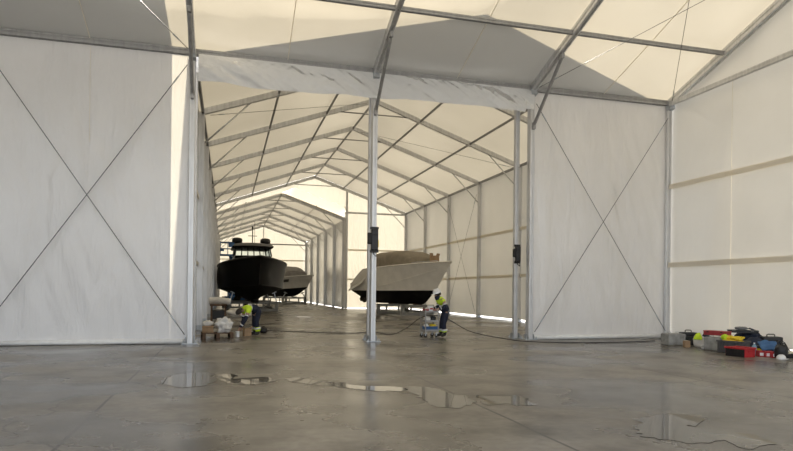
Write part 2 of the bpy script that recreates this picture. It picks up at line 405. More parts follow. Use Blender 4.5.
# ------------------------------------------------------------------ portal frames
def base_plate(parent, x, y, s=.42):
    b = MB(); b.box((x, y, .012), (s, s, .024), 0, .004)
    for i in (-1, 1):
        for j in (-1, 1): b.lathe([(.022, 0), (.022, .05), (.012, .055), (.012, .085)], (x+i*s*.38, y+j*s*.38, .02), 8)
        b.box((x+i*.115, y, .1), (.012, .2, .16))
    return b.build('base_plate', 'steel', parent)
fr_names = ['beyond the left wall panel', 'at the left jamb of the opening', 'in the middle of the opening', 'at the right jamb of the opening', 'in the corner by the right wall']
for i, X in enumerate(POSTX):
    t = empty('portal_frame', (X, YP, 0), f'front hall post and rafter {fr_names[i]}', 'frame', 'portal frames of the front hall')
    yo = -.0
    W = .15 if i in (1, 2, 3) else .17
    b = MB(); b.profile((0, 0, 0), (0, 0, EH-.02), W, .24, (0, 1, 0)); b.build('column', 'alu', t)
    b = MB(); b.profile((0, .02, EH-.02), (0, YF-YP, EH-.02+SL*(YP-YF)), W, .24); b.build('rafter', 'alu', t)
    b = MB(); b.profile((0, YO-YP, 0), (0, YO-YP, EH-.02), W, .24, (0, 1, 0)); b.build('column', 'alu', t)
    b = MB(); b.profile((0, YO-YP-.02, EH-.02), (0, YF-YP, EH-.02+SL*(YP-YF)), W, .24); b.build('rafter', 'alu', t)
    b = MB(); b.box((0, -.12, EH-.10), (W+.03, .2, .22), 0, .01, -.33); b.build('eave_bracket', 'steel', t)
    if i in (1, 2, 3):
        b = MB(); b.tube([(0, -.15, EH-1.15), (0, -1.75, EH-.25+SL*1.7)], .05, 10); b.box((0, -.17, EH-1.15), (.08, .12, .2)); b.box((0, -1.75, EH-.2+SL*1.75), (.08, .22, .14))
        b.build('knee_brace', 'alu_dark', t, False, 40)
    bp = base_plate(t, 0, 0, .42)
# rear tent frames
def tent_frame(yy, x0, x1, eh, label, group, end=False, front=False):
    xm = (x0+x1)/2; ap = eh+SL*(x1-x0)/2
    t = empty('portal_frame', (xm, yy, 0), label, 'frame', group)
    hw = (x1-x0)/2
    for s in (-1, 1):
        b = MB(); b.profile((s*hw, 0, 0), (s*hw, 0, eh), .13, .22, (1, 0, 0)); b.build('column', 'alu', t)
        b = MB(); b.profile((s*hw, 0, eh), (0, 0, ap), .13, .22); b.build('rafter', 'alu', t)
        b = MB(); b.tube([(s*(hw-.05), 0, eh-1.15), (s*(hw-1.75), 0, eh-.05+SL*1.7)], .032, 8)
        b.build('knee_brace', 'alu', t, True) if not front else b.bm.free()
        b = MB(); b.box((s*hw, 0, .012), (.36, .34, .024), 0, .004); b.box((s*hw, .1, .1), (.2, .012, .16)); b.box((s*hw, -.1, .1), (.2, .012, .16)); b.build('base_plate', 'steel', t)
    if not end:
        b = MB(); b.tube([(-hw*.22, 0, ap-.08-SL*hw*.22), (hw*.22, 0, ap-.08-SL*hw*.22)], .03, 8); b.build('tie_bar', 'alu_dark', t, True)
    return t
ordn = ['first', 'second', 'third', 'fourth', 'fifth', 'sixth', 'seventh']
for i, y in enumerate(Y1):
    if i == 0: tent_frame(y, XL, XR, EH, 'aluminium frame of the wide rear tent right behind the white valance', 'portal frames of the wide rear tent', True, True)
    elif i == 6: tent_frame(y, XL, XR, EH, 'rearmost aluminium frame of the wide rear tent, against its glowing end wall', 'portal frames of the wide rear tent')
    else: tent_frame(y, XL, XR, EH, f'aluminium frame of the wide rear tent, {ordn[i]} back from the opening', 'portal frames of the wide rear tent')
for i, y in enumerate(Y2):
    yy = y+.35 if i == 0 else y-(.12 if i == 5 else 0)
    if i == 0: lb = 'first aluminium frame of the narrow far tent, beside the glowing end wall'
    elif i == 5: lb = 'last aluminium frame of the narrow far tent, at its end wall'
    else: lb = f'aluminium frame of the narrow far tent, {ordn[i]} from its mouth'
    tent_frame(yy, B2L, B2R, B2E, lb, 'portal frames of the narrow far tent', i == 5)

# purlins and eave beams
def beam(name, p0, p1, w, h, mat, label, cat, group=None):
    b = MB(); b.profile(p0, p1, w, h); o = b.build(name, mat); return tag(o, label, cat, group)
beam('eave_beam', (-20.9, YP-.03, EH+.03), (XR, YP-.03, EH+.03), .16, .17, 'alu_dark', 'long grey eave beam running over the white partition and the opening', 'beam')
beam('gable_beam', (XR-.06, YO+.1, EH-.03), (XR-.06, YP-.2, EH-.03), .1, .15, 'alu', 'pale horizontal beam along the top of the right gable wall', 'beam')
for t_, nm in ((2.45, 'middle'), (7.45, 'ridge')):
    beam('purlin', (-20.9, YP-t_, EH-.05+SL*t_), (XR, YP-t_, EH-.05+SL*t_), .1, .12, 'alu_dark', f'{nm} purlin crossing the sloping roof of the front hall', 'purlin', 'purlins of the front hall')
for s, sn in ((-1, 'left'), (1, 'right')):
    for q, nm in ((.36, 'lower'), (.70, 'upper')):
        x = XM+s*7.5*(1-q); z = EH-.01+SL*7.5*q
        beam('purlin', (x, Y1[0], z), (x, Y1[-1], z), .07, .1, 'alu_dark', f'{nm} purlin along the {sn} roof slope of the wide rear tent', 'purlin', 'purlins of the wide rear tent')
    x = XM+s*7.45
    beam('eave_purlin', (x, Y1[0], EH+.02), (x, Y1[-1], EH+.02), .1, .12, 'alu_dark', f'eave purlin on top of the {sn} wall of the wide rear tent', 'purlin', 'purlins of the wide rear tent')
    x = B2M+s*2.7; z = B2E+.0+SL*2.7
    beam('purlin', (x, Y2[0], z), (x, Y2[-1], z), .07, .1, 'alu_dark', f'purlin halfway up the {sn} roof slope of the narrow far tent', 'purlin', 'purlins of the narrow far tent')
beam('ridge_purlin', (XM, Y1[0], AP+.0), (XM, Y1[-1], AP+.0), .07, .1, 'alu_dark', 'ridge purlin of the wide rear tent', 'purlin', 'purlins of the wide rear tent')
beam('ridge_purlin', (B2M, Y2[0], B2A), (B2M, Y2[-1], B2A), .07, .1, 'alu_dark', 'ridge purlin of the narrow far tent', 'purlin', 'purlins of the narrow far tent')
beam('gable_rail', (B2L+.1, Y2[-1]-.32, 6.75), (B2R-.1, Y2[-1]-.32, 6.75), .1, .14, 'alu_dark', 'horizontal rail across the far end wall behind the black boat', 'beam')
beam('end_rail', (B2R+.1, Y1[-1]-.15, EH-.1), (XR-.1, Y1[-1]-.15, EH-.1), .1, .14, 'alu', 'horizontal rail above the glowing end wall behind the white boat', 'beam')
b = MB(); b.profile((0, 0, 0), (0, 0, B2A-.1), .1, .14, (0, 1, 0)); o = b.build('gable_post', 'alu', None, loc=(B2M, Y2[-1]-.48, 0)); tag(o, 'thin upright post in the middle of the far end wall', 'post')
b = MB(); b.profile((0, 0, 0), (0, 0, AP-1.05), .16, .2, (0, 1, 0)); o = b.build('gable_post', 'alu', None, loc=(9.08, Y1[-1]-.25, 0)); tag(o, 'tall lone aluminium post left of the glowing end wall behind the white boat', 'post')
# posts of the rear tent front gable, standing just behind the front posts
for X, lb in ((4.16, 'slim aluminium post just behind the middle post of the opening'), (8.92, 'slim aluminium post just inside the right jamb of the opening')):
    t = empty('gable_post', (X-.08, Y1[0], 0), lb, 'post', 'slim posts of the opening')
    b = MB(); b.profile((0, 0, 0), (0, 0, EH+SL*(7.5-abs(X-XM))-.16), .14, .16, (0, 1, 0)); b.build('column', 'alu', t)
    base_plate(t, 0, 0, .34)

# ------------------------------------------------------------------ valance over the opening
def val(u, v):
    x = XL+.15+(9.0-XL-.1)*u
    bot = EH-.76-.05*math.sin(u*PI*2)+.05*noise.noise(Vector((u*9, 0, 0)))+ (.10 if u > .97 else 0) - .02*max(0, 1-u*14)
    z = EH-.03+(bot-EH+.03)*v
    p = x*1.5+z*2.6
    w = .09*noise.noise(Vector((p, z*.9-x*.25, 0)))+.03*abs(noise.noise(Vector((x*3.0+z*4.2, z*1.1-x*.8, 5))))+.012*noise.noise(Vector((x*7-z*5, z*4, 9)))
    return Vector((x, YP-.14+w*min(1, v*3+.1)-.10*math.sin(v*PI*.8), z))
b = MB(); b.grid(val, 300, 30)
o = b.build('valance', 'valance', None, True); tag(o, 'crumpled white plastic valance hanging across the top of the opening', 'curtain')

# ------------------------------------------------------------------ brace cables
def cable(name, pts, r, label, group):
    t = empty(name, pts[0], label, 'cable', group); q = [Vector(p)-Vector(pts[0]) for p in pts]
    b = MB(); b.tube(q, r, 6); b.build('wire', 'cable', t, True)
    d = (q[-1]-q[0]).normalized()
    for e, s in ((q[0], 1), (q[-1], -1)):
        b = MB(); b.tube([e+d*s*.35, e+d*s*.38, e+d*s*.62, e+d*s*.65], [.008, .02, .02, .008], 8); b.build('turnbuckle', 'steel', t, True)
c = YP-.14
g = 'wall brace cables'
cable('brace_cable', [(-1.08, c, EH-.35), (-5.85, c, .3)], .011, 'wall brace cable falling leftward from the left jamb of the opening', g)
cable('brace_cable', [(-5.85, c-.03, EH-.35), (-1.08, c-.03, .25)], .011, 'wall brace cable falling rightward to the foot of the left jamb', g)
cable('brace_cable', [(9.15, c, EH-.45), (13.93, c, .25)], .010, 'wall brace cable falling rightward from the right jamb to the corner foot', g)
cable('brace_cable', [(13.93, c-.03, EH-.5), (9.15, c-.03, .25)], .010, 'wall brace cable falling leftward from the corner top to the right jamb foot', g)
g = 'roof brace cables'
rz = lambda y: EH-.12+SL*(YP-y)
cable('roof_cable', [(-1.05, 17.0, rz(17.0)+.02), (-5.9, 10.1, rz(10.1))], .010, 'roof brace cable climbing leftward from the top of the left jamb', g)
cable('roof_cable', [(9.15, 17.0, rz(17.0)+.02), (13.95, 10.1, rz(10.1))], .008, 'roof brace cable climbing rightward from the top of the right jamb', g)
cable('roof_cable', [(13.97, 17.0, rz(17.0)+.02), (9.2, 10.1, rz(10.1))], .008, 'roof brace cable climbing leftward from the top of the corner post', g)
g = 'brace cables on the right wall of the rear tent'
ya, yb = Y1[4], Y1[3]
cable('brace_cable', [(XR-.1, Y1[3]+.2, EH-.6), (XR-.1, Y1[4]-.2, .3)], .008, 'thin cross cable on the rear right wall, sloping down away from the opening', g)
cable('brace_cable', [(XR-.14, Y1[4]-.2, EH-.6), (XR-.14, Y1[3]+.2, .3)], .008, 'thin cross cable on the rear right wall, sloping down toward the opening', g)
cable('roof_cable', [(XR-.3, Y1[2]+.1, EH-.05), (XM+.4, Y1[3]-.1, AP-.2)], .009, 'thin brace cable under the right roof slope of the rear tent', 'brace cables under the rear roof')
cable('roof_cable', [(XL+.3, Y1[1]+.1, EH-.05), (XM-.4, Y1[2]-.1, AP-.2)], .009, 'thin brace cable under the left roof slope of the rear tent', 'brace cables under the rear roof')

# ------------------------------------------------------------------ black boxes on the posts
def post_box(x, y, z, s, label, yel):
    t = empty('control_box', (x, y, z), label, 'box', 'black boxes hung on the opening posts')
    b = MB(); b.box((0, 0, 0), (.2*s, .12, .62*s), 0, .02); b.box((0, -.07, .2*s), (.15*s, .04, .16*s), 0, .012); b.build('housing', 'black', t)
    for z_ in (.34, -.34):
        b = MB(); b.box((0, .04, z_*s), (.26*s, .05, .07), 0, .01); b.build('strap', 'black', t)
    b = MB(); b.box((-.15*s, .0, .03), (.13*s, .1, .34*s), 0, .03); b.build('cable_reel', 'rubber', t)
    b = MB(); b.tube([(-.03, -.07, -.28*s), (-.06, -.1, -.42*s), (.02, -.1, -.5*s), (.04, -.07, -.36*s)], .014, 6); b.build('cable_loop', 'rubber', t, True)
    if yel:
        b = MB(); b.box((.102*s, -.02, -.12*s), (.015, .1, .2*s), 0, .004); b.build('side_label', 'yellow', t)
post_box(4.05-.01, YP-.22, 2.93, .98, 'black control box strapped to the middle post of the opening', True)
post_box(8.84, Y1[0]-.15, 2.68, .78, 'smaller black control box on the slim post inside the right jamb', False)

# ------------------------------------------------------------------ boats
def hull_curves(p):
    n = 36
    K, C, S = [], [], []
    for i in range(n+1):
        s = i/n
        kz = p['zk']+(p['zw']-.05-p['zk'])*max(0, (s-p['foot'])/(1-p['foot']))**2.2
        K.append(Vector((p['xs']+(p['xk']-p['xs'])*s, 0, kz)))
        cb = p['bc']*(1-max(0, (s-.35)/.65)**2.3)*(.93+.07*min(1, s/.35))
        cz = p['zw']+(p['zc1']-p['zw'])*s**2.5
        C.append(Vector((p['xs']+(p['xc']-p['xs'])*s, cb, cz)))
        sb = p['bs']*(1-max(0, (s-.42)/.58)**p.get('full', 2.9))*(.92+.08*min(1, s/.4))
        S.append(Vector((p['xs']+(p['xt']-p['xs'])*s, sb, p['zs'](s))))
    return K, C, S, n
def mir(v, s): return Vector((v.x, v.y*s, v.z))
def build_hull(t, p, mside, mbot, mdeck):
    K, C, S, n = hull_curves(p)
    b = MB()
    for sg in (-1, 1):
        def fn(u, v):
            i = min(n, int(round(u*n))); k_, c_ = K[i], C[i]
            q = k_.lerp(c_, v); return mir(q, sg)
        b.grid(fn, n, 5)
    # transom lower
    tr = [mir(K[0], 1), mir(C[0], 1), mir(C[0], -1)]; b.bm.faces.new([b.bm.verts.new(q) for q in tr])
    b.build('hull_bottom', mbot, t, False, 35)
    b = MB()
    for sg in (-1, 1):
        def fn(u, v):
            i = min(n, int(round(u*n))); c_, s_ = C[i], S[i]; q = c_.lerp(s_, v)
            fl = .16*math.sin(PI*v)*max(0, (u-.45)/.55)*(1-u)**.5*2.0   # flare hollows the bow sections
            q.y -= fl*min(1, abs(q.y)); 
            if u < .4: q.y += .06*math.sin(PI*v)
            return mir(q, sg)
        b.grid(fn, n, 8)
    b.bm.faces.new([b.bm.verts.new(q) for q in (mir(C[0], 1), mir(S[0], 1), mir(S[0], -1), mir(C[0], -1))])
    b.build('hull', mside, t, False, 35)
    b = MB()
    b.grid(lambda u, v: Vector((S[int(round(u*n))].x-.02, S[int(round(u*n))].y*(1-2*v)*.985, S[int(round(u*n))].z-.06+.1*(1-(2*v-1)**2))), n, 8)
    b.build('deck', mdeck, t, True)
    return K, C, S, n
def rail(t, curve, name, mat, r, off=(0, 0, 0), i0=0):
    b = MB()
    for sg in (-1, 1): b.tube([mir(q, sg)+Vector((off[0], sg*off[1], off[2])) for q in curve[i0:]], r, 8)
    return b.build(name, mat, t, True)
def propeller(t, x, y, z, r=.3):
    b = MB(); b.tube([(x+1.3, y, z+.32), (x, y, z)], .03, 8)
    b.box((x+.35, y, z+.33), (.09, .03, .5), 0, .01); b.build('propeller_shaft', 'pink', t)
    b = MB(); b.lathe([(.0, -.1), (.05, -.08), (.07, .05), (.05, .12), (.0, .15)], (0, 0, 0), 12, Matrix.Translation((x, y, z)) @ Matrix.Rotation(PI/2, 4, 'Y'))
    for k in range(4):
        a = k*PI/2+.4
        def fn(u, v):
            rr = .05+(r-.05)*u; w = (.10+.10*math.sin(PI*min(1, u*1.05)))*(v-.5); tw = .7
            e1 = Vector((0, math.cos(a), math.sin(a))); e2 = Vector((0, -math.sin(a), math.cos(a)))
            return Vector((x, y, z))+e1*rr+e2*w*1.4+Vector((w*tw, 0, 0))
        b.grid(fn, 6, 4)
    b.build('propeller', 'pink', t, True)
    b = MB(); b.box((x-.3, y, z+.1), (.32, .04, .62), 0, .015); b.build('rudder', 'antifoul', t)

def cradle(loc, rz, xs, w, hk, label, group, pads):
    t = empty('boat_cradle', loc, label, 'boat stand', group, rz)
    for x in xs:
        b = MB()
        b.box((x, 0, .09), (.2, w, .18), 0, .01); b.box((x, 0, hk-.14), (.2, w, .16), 0, .01)
        for s in (-1, 1): b.box((x, s*(w/2-.08), (hk-.06)/2+.03), (.2, .2, hk-.12), 0, .01)
        for s in (-1, 1): b.box((x, s*w*.2, hk/2), (.09, .09, hk-.2))
        b.build('trestle', 'paint', t)
        b = MB(); b.box((x, 0, hk-.03), (.22, .5, .07), 0, .01); b.build('keel_block', 'timber', t)
        for s in (-1, 1) if pads else ():
            b = MB(); b.bar((x, s*(w/2-.08), hk-.1), (x, s*pads[0], pads[1]-.06), .07, .07); b.box((x, s*pads[0], pads[1]-.04), (.3, .3, .06), 0, .01, s*.45); b.build('side_prop', 'steel', t)
    b = MB()
    for s in (-1, 1): b.box(((xs[0]+xs[-1])/2, s*(w/2-.3), .2), (xs[-1]-xs[0], .1, .12))
    b.build('side_rail', 'paint', t)
    return t

# ---- black boat
A1 = math.radians(2.0)
rz1 = math.atan2(-math.cos(A1), math.sin(A1))
c1 = Vector((1.86-6.6*math.sin(A1), 36.9+6.6*math.cos(A1), 0))
t = empty('boat', c1, 'black hulled motor boat facing the opening with a windowed wheelhouse and two dark domes', 'boat', None, rz1)
p1 = dict(xs=-6.2, xk=4.3, xc=5.5, xt=6.6, zk=.68, zw=1.5, zc1=1.75, foot=.70, bc=2.24, bs=2.27, full=2.6, zs=lambda s: 3.02+.42*max(0, s-.3)**1.5/.585)
K, C, S, n = build_hull(t, p1, 'hullblack', 'antifoul', 'black')
rail(t, S, 'gunwale', 'black', .05); rail(t, C, 'chine_strake', 'hullblack', .035)
b = MB(); b.box((-.6, 0, .72), (8.4, .32, .2), 0, .03); b.build('keel', 'antifoul', t)
# wheelhouse: lower coaming, pillars, panes, roof
def wh(z, fx, hw, rx):  # rounded plan outline at height z
    pts = []
    for i in range(-6, 7):
        a = i/6; pts.append(Vector((fx-.55*abs(a)**2.2, a*hw, z)))
    return pts+[Vector((rx, hw, z)), Vector((rx, -hw, z))]
def ringloft(b, rings, capt=True, capb=True):
    vr = [[b.bm.verts.new(q) for q in r] for r in rings]; m = len(vr[0])
    for a, c in zip(vr, vr[1:]):
        for k in range(m): b.bm.faces.new((a[k], a[(k+1)%m], c[(k+1)%m], c[k]))
    if capb: b.bm.faces.new(vr[0][::-1])
    if capt: b.bm.faces.new(vr[-1])
b = MB(); ringloft(b, [wh(2.95, 1.9, 1.25, -2.6), wh(3.72, 1.6, 1.2, -2.6)]); b.build('wheelhouse', 'hullblack', t, False, 40)
lo, hi = wh(3.72, 1.6, 1.2, -2.6), wh(4.28, 1.25, 1.12, -2.6)
for i in (0, 2, 4, 6, 8, 10, 12, 13, 14):
    b = MB(); b.bar(lo[i], hi[i], .07, .07); b.build('window_pillar', 'black', t)
for s_ in (1, -1):
    b = MB(); b.bar((-.3, s_*1.2, 3.72), (-.3, s_*1.12, 4.28), .08, .08); b.build('window_pillar', 'black', t)
for i in range(0, 12, 2):
    b = MB(); q = [lo[i], lo[i+1], lo[i+2], hi[i+2], hi[i+1], hi[i]]
    b.bm.faces.new([b.bm.verts.new(v) for v in (q[0], q[1], q[4], q[5])]); b.bm.faces.new([b.bm.verts.new(v) for v in (q[1], q[2], q[3], q[4])])
    b.build('windscreen_pane', 'glass', t)
for s in (12, 0):
    b = MB(); b.bm.faces.new([b.bm.verts.new(v) for v in (lo[s], hi[s], Vector((-2.6, hi[s].y, 4.28)), Vector((-2.6, lo[s].y, 3.72)))]); b.build('side_pane', 'glass', t)
b = MB(); ringloft(b, [wh(4.26, 1.55, 1.28, -2.9), wh(4.36, 1.7, 1.36, -3.0), wh(4.5, 1.45, 1.25, -2.8), wh(4.62, .9, .9, -2.3)]); b.build('wheelhouse_roof', 'black', t, False, 40)
for s, nm in ((-1, 0), (1, 0)):
    b = MB(); b.lathe([(.16, 0), (.16, .1), (.34, .14), (.36, .3), (.33, .4), (.2, .47), (.02, .49)], (-.3, s*.95-.05, 4.55), 18); b.build('radar_dome', 'black', t, True)
b = MB(); b.tube([(-.6, .05, 4.6), (-.6, .05, 5.75)], .035, 8); b.tube([(-.6, -.25, 5.2), (-.6, .35, 5.2)], .025, 6); b.lathe([(.06, 0), (.07, .1), (.03, .16)], (-.6, .05, 5.72), 10); b.build('mast', 'black', t, True)
b = MB(); b.tube([(-1.3, .25, 4.6), (-1.35, .25, 6.3)], .014, 6); b.build('aerial', 'black', t, True)
b = MB()
for s in (-1, 1):
    q = [mir(S[i], s)+Vector((0, -s*.12, .38)) for i in range(14, 34, 1)]
    b.tube(q, .018, 6)
    for i in range(14, 34, 4): b.tube([mir(S[i], s)+Vector((0, -s*.1, 0)), mir(S[i], s)+Vector((0, -s*.12, .38))], .014, 6)
#  low rail only aft of the foredeck
b.bm.free()
propeller(t, -5.2, .7, .78); propeller(t, -5.2, -.7, .78)
cradle(c1, rz1, [-3.6, 1.6], 3.2, .72, 'grey steel cradle carrying the black boat', 'boat cradles', (1.35, 1.30))

# ---- white boat with black bottom
A3 = math.radians(16)
rz3 = math.atan2(-math.cos(A3), math.sin(A3))
c3 = Vector((12.03-4.6*math.sin(A3), 32.2+4.6*math.cos(A3), 0))
t = empty('boat', c3, 'white motor boat with black bottom and taupe cabin cover behind the middle post', 'boat', None, rz3)
def zs3(s):
    if s < .2: return 1.9+(2.86-1.9)*max(0, (s-.02)/.18)**.8
    return 2.86+.28*((s-.2)/.8)**1.3
p3 = dict(xs=-4.8, xk=2.75, xc=3.15, xt=4.6, zk=.66, zw=1.47, zc1=1.52, foot=.84, bc=1.50, bs=1.60, full=2.5, zs=zs3)
K, C, S, n = build_hull(t, p3, 'hullwhite', 'antifoul', 'deck')
rail(t, S, 'rub_rail', 'hullwhite', .04)
# raised knuckle line along the topsides
b = MB()
for sg in (-1, 1):
    q = []
    for i in range(12, 35):
        f = .12+.62*((i-12)/22)**1.6; v = C[i].lerp(S[i], f); q.append(mir(v, sg)+Vector((0, sg*.03, 0)))
    b.tube(q, .018, 6)
b.build('spray_knuckle', 'hullwhite', t, True)
# canvas cabin cover
def cov(u, v):
    x = -2.6+4.6*u
    top = 3.93-.62*max(0, (u-.62)/.38)**2.2-.28*max(0, (.2-u)/.2)**2
    if u > .97: top = 3.0
    a = PI*v; hw = 1.32-.35*max(0, (u-.5)/.5)**2
    cy, cz = math.cos(a), math.sin(a)
    y = hw*math.copysign(abs(cy)**.45, cy); z = 2.72+(top-2.72)*abs(cz)**.45
    w = .025*noise.noise(Vector((x*2, y*2, z*2)))
    return Vector((x, y*(1+w), z+w))
b = MB(); b.grid(cov, 44, 26)
for x, u in ((-2.6, 0), (2.0, 1)):
    ring = [cov(u, v/26) for v in range(27)]; b.bm.faces.new([b.bm.verts.new(q) for q in ring])
b.build('cabin_cover', 'canvas', t, False, 50)
def tarp(u, v):
    x = -2.55-2.35*u; top = 3.15-1.2*u**.85
    a = 2*v-1; hw = 1.66-.06*u
    z = top-(1.05-.5*u)*abs(a)**4.0
    return Vector((x, a*hw*1.02, z+.05*noise.noise(Vector((x*2.5, a*5, 0)))+.03*noise.noise(Vector((x*6, a*9, 4)))))
b = MB(); b.grid(tarp, 30, 30); b.build('cockpit_tarpaulin', 'tarp', t, True)
b = MB(); b.box((-5.0, 0, 1.56), (.6, 2.6, .1), 0, .03); b.build('swim_platform', 'hullwhite', t)
b = MB()
for sg in (-1, 1):
    for i in (27, 30, 33): b.tube([mir(S[i], sg)+Vector((0, -sg*.1, -.02)), mir(S[i], sg)+Vector((0, -sg*.1, .1))], .02, 6)
    b.tube([mir(S[i], sg)+Vector((0, -sg*.1, .1)) for i in range(27, 34)], .018, 6)
b.build('bow_rail', 'steel', t, True)
b = MB(); b.box((3.9, -.75, 2.72), (.1, .06, .14), 0, .01); b.tube([(4.6, -.78, 1.72), (4.15, -.55, 1.3)], .02, 6); b.bm.free()
propeller(t, -4.5, .62, .95, .3); propeller(t, -4.5, -.62, .95, .3)
t2 = empty('carton', c3+Matrix.Rotation(rz3, 3, 'Z') @ Vector((2.45, .35, 3.05)), 'brown cardboard carton with raised flaps standing on the white boat foredeck', 'box', None, rz3+.5)
b = MB(); b.box((0, 0, .26), (.42, .42, .52), 0, .008); b.build('carton_body', 'card', t2)
b = MB(); b.box((.23, 0, .58), (.02, .42, .14), 0, 0, 0, .3); b.box((-.21, 0, .6), (.02, .42, .16), 0, 0, 0, -.1); b.build('flap', 'card', t2)
cradle(c3, rz3, [-1.7, 1.2], 2.3, .70, 'grey steel cradle carrying the white boat with black bottom', 'boat cradles', None)

# ---- pale boat in the far tent
A2 = math.radians(27)
rz2 = math.atan2(-math.cos(A2), math.sin(A2))
c2 = Vector((8.05-4.6*math.sin(A2), 59.6+4.6*math.cos(A2), 0))
t = empty('boat', c2, 'pale grey boat with grey canvas top, half hidden behind the black boat', 'boat', None, rz2)
p2 = dict(xs=-4.4, xk=2.8, xc=3.6, xt=4.6, zk=.75, zw=1.42, zc1=1.75, foot=.65, bc=1.5, bs=1.72, full=2.4, zs=lambda s: 2.5+.42*s**1.6)
K, C, S, n = build_hull(t, p2, 'hullgrey', 'antifoul', 'deck')
rail(t, S, 'rub_rail', 'hullgrey', .04)
b = MB()
for sg in (-1, 1):
    q = [mir(C[i].lerp(S[i], .35+.3*(i-16)/20), sg)+Vector((0, sg*.02, 0)) for i in range(16, 36)]; b.tube(q, .02, 6)
b.build('spray_knuckle', 'hullgrey', t, True)
def cov2(u, v):
    x = -2.6+4.2*u; top = 3.85-.5*max(0, (u-.65)/.35)**2; a = PI*v; hw = 1.38-.25*max(0, u-.5)
    cy, cz = math.cos(a), math.sin(a)
    return Vector((x, hw*math.copysign(abs(cy)**.4, cy), 2.5+(top-2.5)*abs(cz)**.4))
b = MB(); b.grid(cov2, 24, 20)
for u in (0, 1): b.bm.faces.new([b.bm.verts.new(cov2(u, v/20)) for v in range(21)])
b.build('canvas_top', 'canvasgrey', t, False, 50)
for sg in (-1, 1):
    b = MB()
    i0 = 22; q = [C[i].lerp(S[i], .78) for i in (i0, i0+5)] + [C[i].lerp(S[i], .55) for i in (i0+5, i0)]
    b.bm.faces.new([b.bm.verts.new(mir(v, sg)+Vector((0, sg*.025, 0))) for v in q]); b.build('hull_window', 'black', t)
propeller(t, -4.1, 0, .85)
cradle(c2, rz2, [-2.4, 1.2], 2.8, .78, 'grey steel cradle carrying the pale grey boat in the far tent', 'boat cradles', (1.0, 1.2))

# ------------------------------------------------------------------ blue work platform beside the black boat
t = empty('boom_lift', (.05, 53.6, 0), 'blue aerial work platform raised behind the black boat by the left wall', 'machine')
b = MB(); b.box((.55, 0, .62), (1.7, 2.6, .5), 0, .06); b.box((.5, .5, 1.05), (1.1, 1.3, .5), 0, .08); b.build('chassis', 'blue', t)
for sx in (-.35, 1.45):
    for sy in (-.85, .85):
        b = MB(); b.lathe([(.2, -.14), (.4, -.14), (.42, -.08), (.42, .08), (.4, .14), (.2, .14)], (0, 0, 0), 20, Matrix.Translation((sx, sy, .42)) @ Matrix.Rotation(PI/2, 4, 'Y')); b.build('wheel', 'rubber', t, False, 40)
b = MB(); b.bar((.6, .6, 1.2), (.5, -.2, 3.0), .26, .3, .02); b.bar((.5, -.2, 3.0), (.15, .3, 4.3), .2, .22, .02); b.build('boom', 'blue', t)
b = MB(); b.box((-.05, 0, 4.32), (1.25, .8, .14), 0, .02)
b.box((-.5, -.3, 4.75), (.3, .2, .25), 0, .03); b.build('platform', 'blue', t)
b = MB()
for z in (4.85, 5.4):
    b.tube([(-.65, -.38, z), (.55, -.38, z), (.55, .38, z), (-.65, .38, z), (-.65, -.38, z)], .03, 6)
for x in (-.65, -.05, .55):
    for y in (-.38, .38): b.tube([(x, y, 4.35), (x, y, 5.4)], .03, 6)
b.build('guard_rail', 'blue', t, True)
b = MB(); b.box((.25, -.42, 5.15), (.5, .08, .36), 0, .02); b.build('control_panel', 'blue', t)

# ------------------------------------------------------------------ people
def skinmesh(name, pts, edges, mat, parent, sub=2, root=0):
    """pts: list of (co, radius or (rx, ry)); grown into one continuous surface"""
    me = bpy.data.meshes.new(name); me.from_pydata([p[0] for p in pts], edges, [])
    o = bpy.data.objects.new(name, me); COL.objects.link(o)
    sk = o.modifiers.new('skin', 'SKIN'); sk.use_smooth_shade = True; sk.branch_smoothing = .4
    if not me.skin_vertices:
        me.attributes.new('tmp', 'FLOAT', 'POINT') if False else None
    lay = me.skin_vertices[0].data
    for i, p in enumerate(pts):
        r = p[1] if isinstance(p[1], (tuple, list)) else (p[1], p[1]); lay[i].radius = r; lay[i].use_root = (i == root)
    ss = o.modifiers.new('sub', 'SUBSURF'); ss.levels = sub; ss.render_levels = sub
    dg = bpy.context.evaluated_depsgraph_get(); dg.update()
    nm = bpy.data.meshes.new_from_object(o.evaluated_get(dg)); o.modifiers.clear(); o.data = nm; nm.name = name
    nm.materials.clear(); nm.materials.append(M[mat])
    for p in nm.polygons: p.use_smooth = True
    o.parent = parent; return o
def chain(pts): return pts, [(i, i+1) for i in range(len(pts)-1)]
def lerp(a, b, t): return tuple(x+(y-x)*t for x, y in zip(a, b))
